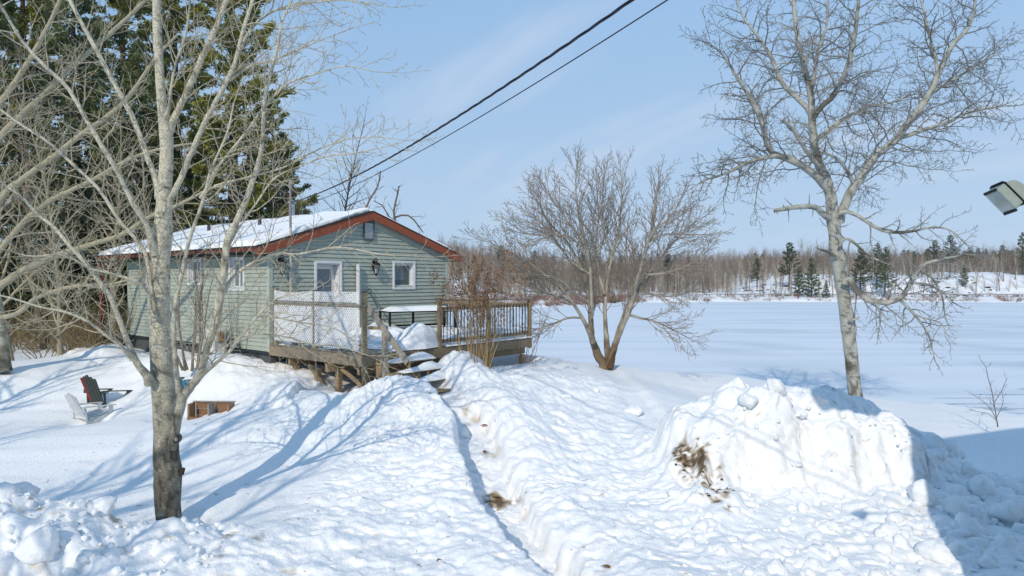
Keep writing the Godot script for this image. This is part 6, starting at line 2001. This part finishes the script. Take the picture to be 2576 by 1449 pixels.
	for k in 4:
		var bb := B.new()
		rng.seed = 900 + k
		var hb2 := {"sp": [0.3, 0.2], "len": [0.9, 0.45], "rad": [0.010, 0.006], "ang": 0.8, "up": 0.02, "wig": 0.3, "seg": 0.2, "tip": 0.004, "lv": 2, "c0": Color(0.27, 0.21, 0.12), "c1": Color(0.30, 0.22, 0.12)}
		for s in 9:
			var a := rnd(0, TAU)
			grow(bb, Vector3(cos(a), 0, sin(a)) * 0.3, Vector3(cos(a) * rnd(0.2, 1.2), 1, sin(a) * rnd(0.2, 1.2)).normalized(), rnd(1.4, 3.0), 0.02, 1, hb2)
		sh.append(bb.mesh())
	for k in 4:
		rng.seed = 950 + k
		var mm := MultiMesh.new()
		mm.transform_format = MultiMesh.TRANSFORM_3D
		mm.mesh = sh[k]
		mm.instance_count = 42
		for j in 42:
			var d := rnd(21.5, 36)
			var u := rnd(-140, 330) if j % 3 else rnd(300, 700)
			if u > 300: d = maxf(d, 31)
			var x := (u - 1288.0) / F * d
			mm.set_instance_transform(j, Transform3D(Basis(Vector3.UP, rnd(0, TAU)).scaled(Vector3.ONE * rnd(0.6, 1.15)), Vector3(x, coarse_at(x, d) - 0.1, -d)))
		var o := MultiMeshInstance3D.new()
		o.name = numbered("undergrowth")
		o.multimesh = mm
		o.material_override = M.twig
		add_child(o, true)
		tag(o, "tangled brown undergrowth at the foot of the wood left of the cabin", "undergrowth", "", "stuff")
	rng.seed = 77
	# trees behind the viewer, whose shadows cross the yard
	for q in [[-7.6, -1.0, 0, 1.1, "bare tree behind the viewer, nearest the path"], [-9.2, 2.0, 1, 1.2, "bare tree behind the viewer, left one"], [-13.5, 5.0, 3, 1.3, "bare tree outside the left edge of the view"], [-11.6, -3.0, 1, 1.3, "bare tree farthest behind the viewer"], [-15.5, 9.0, 0, 1.1, "bare tree left of the yard outside the view"]]:
		place_tree("bare_tree", q[4], bare[q[2]], bm, bn, Transform3D(Basis(Vector3.UP, q[0]).scaled(Vector3.ONE * q[3]), Vector3(q[0], 1.8, -q[1])), "bare trees beside the viewer")

# ---------------------------------------------------------------- lake and far shore
func shore_d(x: float) -> float:
	return curve_at(x, [[-160, 62], [-60, 70], [-30, 92], [-12, 118], [2, 132], [14, 140], [24, 158], [40, 163], [90, 166], [140, 160], [260, 158]]) + noise_c.get_noise_2d(x * 0.15, 1.0) * 4.0

func land(x: float, d: float) -> float:
	var e := d - shore_d(x)
	if e < 0: return -0.4
	var y := 0.15 + 1.0 * ss(0, 4, e) + 0.9 * ss(7, 14, e) + ss(20, 60, e) * 2.0 + ss(40, 190, e) * 5.0
	y += ss(0, 30, e) * noise_c.get_noise_2d(x * 0.12, d * 0.12) * 1.6
	if x < 10: y += ss(10, -25, x) * ss(2, 40, e) * 3.2          # the near hillside left of the bay
	if x > 62: y += ss(60, 85, x) * ss(8, 22, e) * 4.2 * (1.0 - 0.4 * ss(30, 60, e))     # rocky knoll
	y += ss(0, 3, e) * noise_b.get_noise_2d(x * 0.5, d * 0.5) * 0.35
	return y

func build_far() -> void:
	var b := B.new()
	var xs := steps_of([[-2600.0, -400.0, 200.0], [-400.0, -60.0, 20.0], [-60.0, 160.0, 4.0], [160.0, 400.0, 20.0], [400.0, 2600.0, 200.0]])
	var ds := steps_of([[-40.0, 20.0, 10.0], [20.0, 240.0, 5.0], [240.0, 700.0, 40.0], [700.0, 4700.0, 500.0]])
	var p := PackedVector3Array()
	var c := PackedColorArray()
	for d in ds:
		for x in xs:
			p.append(Vector3(x, 0, -d))
			# wind scoured grey streaks off the bank on the right
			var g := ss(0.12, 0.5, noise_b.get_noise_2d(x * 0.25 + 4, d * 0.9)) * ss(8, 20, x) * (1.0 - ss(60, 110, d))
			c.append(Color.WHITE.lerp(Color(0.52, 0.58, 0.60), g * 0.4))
	b.sheet(p, xs.size(), c)
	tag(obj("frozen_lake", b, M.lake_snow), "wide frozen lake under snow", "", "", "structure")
	# finer scoured patches lie as thin ice sheets on the snow
	rng.seed = 411
	b = B.new()
	for k in 11:
		var u := rnd(2280, 2620)
		var v := rnd(885, 1080)
		var d := 5.2 * F / (v - 706.0)
		var o := at(u, v, d)
		var L := rnd(0.6, 2.6)
		var W := rnd(0.12, 0.4)
		var m := 14
		for j in m:
			var f0 := float(j) / m
			var f1 := float(j + 1) / m
			var w0 := sin(f0 * PI) * W * (0.6 + 0.5 * noise_b.get_noise_2d(f0 * 6, k))
			var w1 := sin(f1 * PI) * W * (0.6 + 0.5 * noise_b.get_noise_2d(f1 * 6, k))
			b.quad(Vector3(o.x + (f0 - 0.5) * 2 * L, 0.006 + k * 0.0006, o.z + w0), Vector3(o.x + (f1 - 0.5) * 2 * L, 0.006 + k * 0.0006, o.z + w1), Vector3(o.x + (f1 - 0.5) * 2 * L, 0.006 + k * 0.0006, o.z - w1), Vector3(o.x + (f0 - 0.5) * 2 * L, 0.006 + k * 0.0006, o.z - w0), Color(0.62, 0.68, 0.70) * rnd(0.95, 1.25))
	tag(obj("ice_streaks", b, M.lake_snow), "grey wind scoured streaks on the lake near the right bank", "ice", "", "stuff")
	# far land
	b = B.new()
	xs = steps_of([[-700.0, -160.0, 30.0], [-160.0, -40.0, 5.0], [-40.0, 150.0, 1.5], [150.0, 260.0, 5.0], [260.0, 700.0, 40.0]])
	ds = steps_of([[56.0, 110.0, 3.0], [110.0, 185.0, 1.0], [185.0, 260.0, 4.0], [260.0, 700.0, 30.0]])
	p = PackedVector3Array()
	c = PackedColorArray()
	for d in ds:
		for x in xs:
			p.append(Vector3(x, land(x, d), -d))
			var e: float = d - shore_d(x)
			var g := ss(0.1, 0.45, noise_b.get_noise_2d(x * 0.9, d * 0.5)) * ss(0.5, 2, e) * (0.6 if e < 5 else 0.35)
			c.append(Color.WHITE.lerp(Color(0.24, 0.17, 0.10), g))
	b.sheet(p, xs.size(), c)
	tag(obj("far_shore", b, M.far_snow), "snowy far shore and wooded hills beyond the lake", "", "", "structure")
	build_far_trees()

func build_far_trees() -> void:
	rng.seed = 500
	var protos := [
		bare_parts(10, 61, Color(0.24, 0.21, 0.18), Color(0.27, 0.195, 0.14), 2, 1.2, 1.15, 0.18),
		bare_parts(9, 62, Color(0.46, 0.42, 0.35), Color(0.32, 0.235, 0.17), 2, 1.5, 1.0, 0.15),
		bare_parts(11, 63, Color(0.20, 0.17, 0.14), Color(0.25, 0.175, 0.125), 2, 1.3, 1.25, 0.22),
		bare_parts(8, 64, Color(0.56, 0.52, 0.44), Color(0.33, 0.26, 0.20), 2, 1.5, 0.9, 0.12)]
	var what := ["grey brown bare hardwoods massed on the far hills", "thin bare saplings massed along the far shore", "darker bare trees massed on the far hills", "pale stemmed bare trees massed behind the far shore"]
	for k in 4:
		var xf := []
		var tries := 0
		while xf.size() < 1700 and tries < 14000:
			tries += 1
			var u := rnd(1060, 2680)
			var far_ := pow(rng.randf(), 1.3)
			var x0 := (u - 1288.0) / F * 180
			var d: float = shore_d(x0) + 9 + far_ * 190
			var x := (u - 1288.0) / F * d
			var e: float = d - shore_d(x)
			if e < 4: continue
			if x > 60 and e < 34 and rng.randf() < 0.86: continue
			if x < 4 and e < 34 and rng.randf() < 0.6: continue
			if x > 16 and x < 62 and e < 14 and rng.randf() < 0.7: continue
			var s := rnd(0.45, 0.85) * (0.8 if e < 15 else 1.0) * (1.0 + noise_b.get_noise_2d(x * 0.25, d * 0.12) * 0.45)
			xf.append(Transform3D(Basis(Vector3.UP, rnd(0, TAU)).scaled(Vector3(s, s * rnd(0.85, 1.1), s)), Vector3(x, land(x, d) - 0.2, -d)))
		for part in 2:
			var mm := MultiMesh.new()
			mm.transform_format = MultiMesh.TRANSFORM_3D
			mm.mesh = protos[k][part]
			mm.instance_count = xf.size()
			for j in xf.size(): mm.set_instance_transform(j, xf[j])
			var o := MultiMeshInstance3D.new()
			o.name = numbered("far_woodland")
			o.multimesh = mm
			o.material_override = M.twig
			add_child(o, true)
			tag(o, what[k] + (", their trunks" if part == 0 else ", their twigs"), "woodland", "", "stuff")
	# red brown brush along the waterline
	var bb := B.new()
	for s in 14:
		var a := rnd(0, TAU)
		grow(bb, Vector3(cos(a), 0, sin(a)) * rnd(0, 0.5), Vector3(cos(a) * 0.6, 1, sin(a) * 0.6).normalized(), rnd(0.7, 1.5), 0.025, 2, {"sp": [0.3, 0.2], "len": [0.5, 0.4], "rad": [0.02, 0.014], "ang": 0.6, "up": 0.05, "wig": 0.2, "seg": 0.25, "tip": 0.010, "lv": 2, "c0": Color(0.26, 0.14, 0.085), "c1": Color(0.28, 0.15, 0.09)})
	var mb := MultiMesh.new()
	mb.transform_format = MultiMesh.TRANSFORM_3D
	mb.mesh = bb.mesh()
	mb.instance_count = 620
	for j in 620:
		var x := rnd(-22, 30) if j % 3 < 2 else rnd(-20, 130)
		var d: float = shore_d(x) + 0.6 + pow(rng.randf(), 2.2) * (22.0 if x < 16 else 7.0)
		var s := rnd(0.5, 1.3)
		mb.set_instance_transform(j, Transform3D(Basis(Vector3.UP, rnd(0, TAU)).scaled(Vector3(s * 1.3, s, s * 1.3)), Vector3(x, land(x, d) - 0.1, -d)))
	var ob := MultiMeshInstance3D.new()
	ob.name = "shore_brush"
	ob.multimesh = mb
	ob.material_override = M.twig
	add_child(ob, true)
	tag(ob, "red brown brush and dead reeds along the far waterline", "brush", "", "stuff")
	# conifers one by one
	var dk := Color(0.08, 0.115, 0.07)
	var lt := Color(0.23, 0.25, 0.12)
	var firs := [conifer_parts(11, 2.2, 2.9, 71, dk, lt, 0.45), conifer_parts(12, 3.5, 3.2, 72, dk, Color(0.12, 0.12, 0.045), 0.5, true), conifer_parts(7.5, 0.4, 1.9, 73, dk, lt, 0.5)]
	var list := [[1985, 178, 1, 1.05, "feathery light green pine left of the poplar trunk, tallest there"], [1904, 182, 1, 0.72, "small yellow green pine top left of the feathery pine"], [2042, 168, 2, 1.35, "dark spruce near the shore left of the poplar trunk"], [2010, 169, 2, 1.05, "narrow dark spruce left of the shoreline spruce"], [2078, 166, 2, 0.6, "low dark spruce at the road left of the poplar trunk"],
		[2165, 172, 1, 1.05, "broad dark pine just right of the poplar trunk"], [2205, 178, 0, 1.1, "dark pine behind the pole right of the poplar trunk"], [2226, 168, 0, 1.15, "big dark green spruce with layered boughs near the shore"], [2300, 205, 2, 0.95, "small olive pine behind the rocky knoll"], [2350, 200, 1, 0.85, "olive pine left of the dark grove on the knoll"], [2390, 195, 1, 0.95, "dense dark pine on top of the knoll"],
		[2440, 225, 1, 0.8, "pine on the ridge above the knoll's right end"], [2480, 240, 0, 0.8, "ridge pine right of the knoll, leftmost of three"], [2520, 235, 1, 0.85, "ridge pine right of the knoll, middle of three"], [2572, 195, 0, 1.1, "dark spruce at the right edge of the far shore"], [2545, 240, 0, 0.85, "ridge pine right of the knoll, rightmost of three"], [2425, 176, 2, 0.75, "short dark spruce on the right shore"],
		[1262, 190, 1, 0.85, "pine above the brush right of the cabin eave"], [1345, 200, 1, 0.75, "pine crown behind the shore tree's left branches"], [1465, 195, 0, 0.85, "dark pine behind the shore tree's middle stems"], [1560, 190, 0, 0.85, "dark pine between the shore tree's upright stems"], [1610, 205, 1, 0.85, "pine behind the shore tree's right stems"], [1680, 195, 1, 0.92, "pine at the right side of the shore tree's crown"], [1375, 215, 0, 0.7, "small ridge pine seen over the far left hillside"],
		[1545, 142, 2, 0.42, "little green spruce at the waterline behind the shore tree"], [1700, 188, 2, 0.9, "olive spruce right of the shore tree"], [2120, 260, 1, 0.7, "distant pine on the skyline near the poplar trunk"], [1770, 215, 2, 0.8, "hazy pine at the middle of the far hill"]]
	for k in list.size():
		var q: Array = list[k]
		var d: float = q[1]
		var x: float = (q[0] - 1288.0) / F * d
		d = maxf(d, shore_d(x) + 3)
		x = (q[0] - 1288.0) / F * d
		place_tree("far_conifer", q[4], firs[q[2]], [M.bark, M.needles], ["trunk", "foliage"], Transform3D(Basis(Vector3.UP, k * 1.37).scaled(Vector3.ONE * q[3]), Vector3(x, land(x, d) - 0.2, -d)), "conifers across the lake", "conifer")
	# conifers mixed into the far ridge, too many and too small to tell apart
	rng.seed = 733
	for part in 2:
		rng.seed = 734
		var mc := MultiMesh.new()
		mc.transform_format = MultiMesh.TRANSFORM_3D
		mc.mesh = firs[1][part]
		mc.instance_count = 110
		for j in 110:
			var u := rnd(2280, 2680) if j < 62 else rnd(1080, 2400)
			var d := rnd(225, 350) if j < 62 else rnd(240, 360)
			var x := (u - 1288.0) / F * d
			var s := rnd(0.45, 0.8)
			mc.set_instance_transform(j, Transform3D(Basis(Vector3.UP, rnd(0, TAU)).scaled(Vector3(s * 1.2, s, s * 1.2)), Vector3(x, land(x, d) - 0.2, -d)))
		var om := MultiMeshInstance3D.new()
		om.name = numbered("far_evergreens")
		om.multimesh = mc
		om.material_override = M.needles if part == 1 else M.bark
		add_child(om, true)
		tag(om, "evergreens mixed into the woods on the far ridge" + (", their trunks" if part == 0 else ", their crowns"), "woodland", "", "stuff")
	# pale bare trees that stand out singly
	var pale := bare_parts(10, 81, Color(0.50, 0.46, 0.38), Color(0.34, 0.28, 0.22), 2, 1.8, 0.9, 0.3)
	var pl := [[1912, 170, 0.8, "pale bare tree at the shore below the small pine top"], [1952, 171, 0.85, "pale bare tree left of the feathery pine's foot"], [1990, 170, 0.95, "pale bare tree with forked trunk below the feathery pine"], [2060, 169, 0.8, "leaning pale bare tree just left of the poplar trunk"], [2095, 169, 0.8, "pale bare tree close behind the poplar trunk"], [1752, 168, 0.8, "grey bare tree standing out at the bend of the shore"], [1700, 166, 0.9, "tall grey bare tree right of the shore tree"], [2345, 172, 0.85, "bare tree on the slope of the knoll"], [2455, 171, 0.8, "pale bare tree right of the knoll"], [2408, 210, 0.9, "white stemmed birch above the knoll's right end"], [1840, 172, 0.75, "pale bare tree right of the far pole"], [1660, 166, 0.85, "grey bare tree behind the shore tree's right twigs"]]
	for k in pl.size():
		var q: Array = pl[k]
		var d: float = q[1]
		var x: float = (q[0] - 1288.0) / F * d
		d = maxf(d, shore_d(x) + 4)
		x = (q[0] - 1288.0) / F * d
		place_tree("far_bare_tree", q[3], pale, [M.bark, M.twig], ["trunk", "twigs"], Transform3D(Basis(Vector3.UP, k * 2.1).scaled(Vector3.ONE * q[2]), Vector3(x, land(x, d) - 0.2, -d)), "pale bare trees across the lake")
	# two utility poles and the low guard rail of the shore road
	for q in [[1824, 168.5, "pole on the far shore left of the poplar trunk"], [2196, 168.5, "pole on the far shore right of the poplar trunk"]]:
		var x: float = (q[0] - 1288.0) / F * q[1]
		var d: float = maxf(q[1], shore_d(x) + 9)
		x = (q[0] - 1288.0) / F * d
		var po := thing("utility_pole", "grey wooden " + q[2], "utility pole", Vector3(x, land(x, d) - 0.3, -d), 0.0, "utility poles of the shore road")
		var b := B.new()
		b.rod(Vector3.ZERO, Vector3(0, 6.3, 0), 0.11, 7, Color(0.42, 0.38, 0.34))
		obj("shaft", b, M.twig, po)
		b = B.new()
		b.bx(Vector3(-0.7, 5.6, -0.06), Vector3(0.7, 5.72, 0.06), Color(0.3, 0.27, 0.24))
		obj("cross_arm", b, M.twig, po)
	var gd := thing("guard_rail", "thin dark guard rail along the far shore road", "guard rail")
	var bp := B.new()
	var rail := PackedVector3Array()
	for k in 60:
		var x := 27.0 + k * 1.9
		var d := shore_d(x) + 5.0
		var y := land(x, d)
		rail.append(Vector3(x, y + 0.62, -d))
		bp.bx(Vector3(x - 0.07, y - 0.2, -d - 0.1), Vector3(x + 0.07, y + 0.7, -d + 0.04), Color(0.2, 0.17, 0.14))
	var br := B.new()
	br.tube(rail, ones(60, 0.11), 4, Color(0.30, 0.32, 0.35), Color(0.30, 0.32, 0.35), false)
	obj("rail", br, M.twig, gd)
	obj("posts", bp, M.twig, gd).set_meta("kind", "stuff")
	# dark ledges of the knoll
	rng.seed = 620
	var rk := [snow_chunk_mesh(1.0, 301, 0.5, 5), snow_chunk_mesh(1.0, 302, 0.4, 5)]
	var bk := B.new()
	for k in 300:
		var x := rnd(62, 124)
		var d: float = shore_d(x) + rnd(6, 26)
		var s := 0.15 + pow(rng.randf(), 2.0) * 0.7
		if noise_b.get_noise_2d(x * 0.8, d * 0.8) < -0.05: continue
		var f := rnd(0.6, 1.3)
		merge(bk, rk[k % 2], Transform3D(Basis(Vector3.UP, rnd(0, TAU)).scaled(Vector3(s * 1.4, s * 1.2, s)), Vector3(x, land(x, d), -d)), Color(0.15 * f, 0.135 * f, 0.12 * f))
	tag(obj("rock_ledges", bk, M.rock), "dark rocks and brush showing through snow on the far knoll", "rocks", "", "stuff")

# ---------------------------------------------------------------- the scene
func sky_image() -> Image:
	var w := 1024
	var h := 512
	var im := Image.create_empty(w, h, false, Image.FORMAT_RGBF)
	var cn := FastNoiseLite.new()
	cn.seed = 12
	cn.frequency = 1.0
	cn.fractal_octaves = 5
	for j in h:
		var el := PI * (0.5 - (j + 0.5) / h)
		for i in w:
			var az := TAU * ((i + 0.5) / w - 0.5)       # 0 straight ahead, positive to the right
			var dir := Vector3(sin(az) * cos(el), sin(el), -cos(az) * cos(el))
			var y := maxf(dir.y, 0.0)
			# clear winter sky: pale at the horizon, deeper away from the sun's side towards the right
			var t := 1.0 - pow(1.0 - y, 2.7)
			var deep := 0.5 + 0.5 * cos(az - 1.05)
			var hor := Color(0.62, 0.79, 0.98).lerp(Color(0.38, 0.65, 0.86), deep * deep * 0.9)
			var zen := Color(0.28, 0.52, 0.88).lerp(Color(0.06, 0.28, 0.60), deep * deep * 0.95)
			var c := hor.lerp(zen, t)
			# thin streaks of cirrus
			var p := Vector2(dir.x, dir.z) / (dir.y + 0.18)
			var q := Vector2(p.x * 0.55 + p.y * 0.84, p.y * 0.55 - p.x * 0.84)
			var n := cn.get_noise_3d(q.x * 0.45, q.y * 2.4, 3.0) + cn.get_noise_3d(q.x * 0.9 + 9, q.y * 6.0, 1.0) * 0.35
			var cl := ss(-0.12, 0.55, n) * ss(0.0, 0.12, dir.y) * (1.0 - deep * 0.45)
			c = c.lerp(Color(0.68, 0.79, 0.96), cl * 0.55)
			im.set_pixel(i, j, c)
	return im

func _ready() -> void:
	rng.seed = 1
	for q in [[noise_a, 1], [noise_b, 2], [noise_c, 3]]:
		q[0].noise_type = FastNoiseLite.TYPE_SIMPLEX_SMOOTH
		q[0].seed = q[1]
		q[0].frequency = 0.35
		q[0].fractal_octaves = 3
	noise_c.fractal_octaves = 2
	noise_w.noise_type = FastNoiseLite.TYPE_CELLULAR
	noise_w.cellular_return_type = FastNoiseLite.RETURN_DISTANCE2_SUB
	noise_w.frequency = 0.35
	noise_w.seed = 9
	noise_w.fractal_type = FastNoiseLite.FRACTAL_NONE

	var cam := Camera3D.new()
	cam.name = "camera"
	cam.position = Vector3(0, EYE, 0)
	cam.rotation.x = -atan(18.5 / F)
	cam.fov = rad_to_deg(2.0 * atan(724.5 / F))
	cam.near = 0.1
	cam.far = 6000.0
	add_child(cam)
	var env := Environment.new()
	env.background_mode = Environment.BG_SKY
	var sky := Sky.new()
	var sm := PanoramaSkyMaterial.new()
	sm.panorama = ImageTexture.create_from_image(sky_image())
	sky.sky_material = sm
	env.sky = sky
	env.tonemap_mode = Environment.TONE_MAPPER_LINEAR
	env.tonemap_exposure = 0.9
	env.fog_enabled = true
	env.fog_density = 0.00025
	env.fog_light_color = Color(0.80, 0.87, 0.95)
	env.sdfgi_enabled = true
	env.ssao_enabled = true
	env.ssil_enabled = true
	var we := WorldEnvironment.new()
	we.name = "world"
	we.environment = env
	add_child(we)
	var sun := DirectionalLight3D.new()
	sun.name = "sun"
	sun.light_energy = 1.0
	sun.light_color = Color(1.0, 0.95, 0.87)
	sun.light_angular_distance = 0.53
	sun.shadow_enabled = true
	var el := deg_to_rad(33.0)
	var az := atan(0.36)
	var dir := Vector3(sin(az) * cos(el), -sin(el), -cos(az) * cos(el))
	sun.basis = Basis.looking_at(dir, Vector3.UP)
	add_child(sun)

	make_materials()
	ground_setup()
	build_ground()
	build_far()
	build_cabin()
	build_deck()
	build_neighbour()
	build_left_wood()
	build_birch()
	build_shore_tree()
	build_big_tree()
	build_shrubs()
	build_deck_things()
	build_wires()
	build_yard()
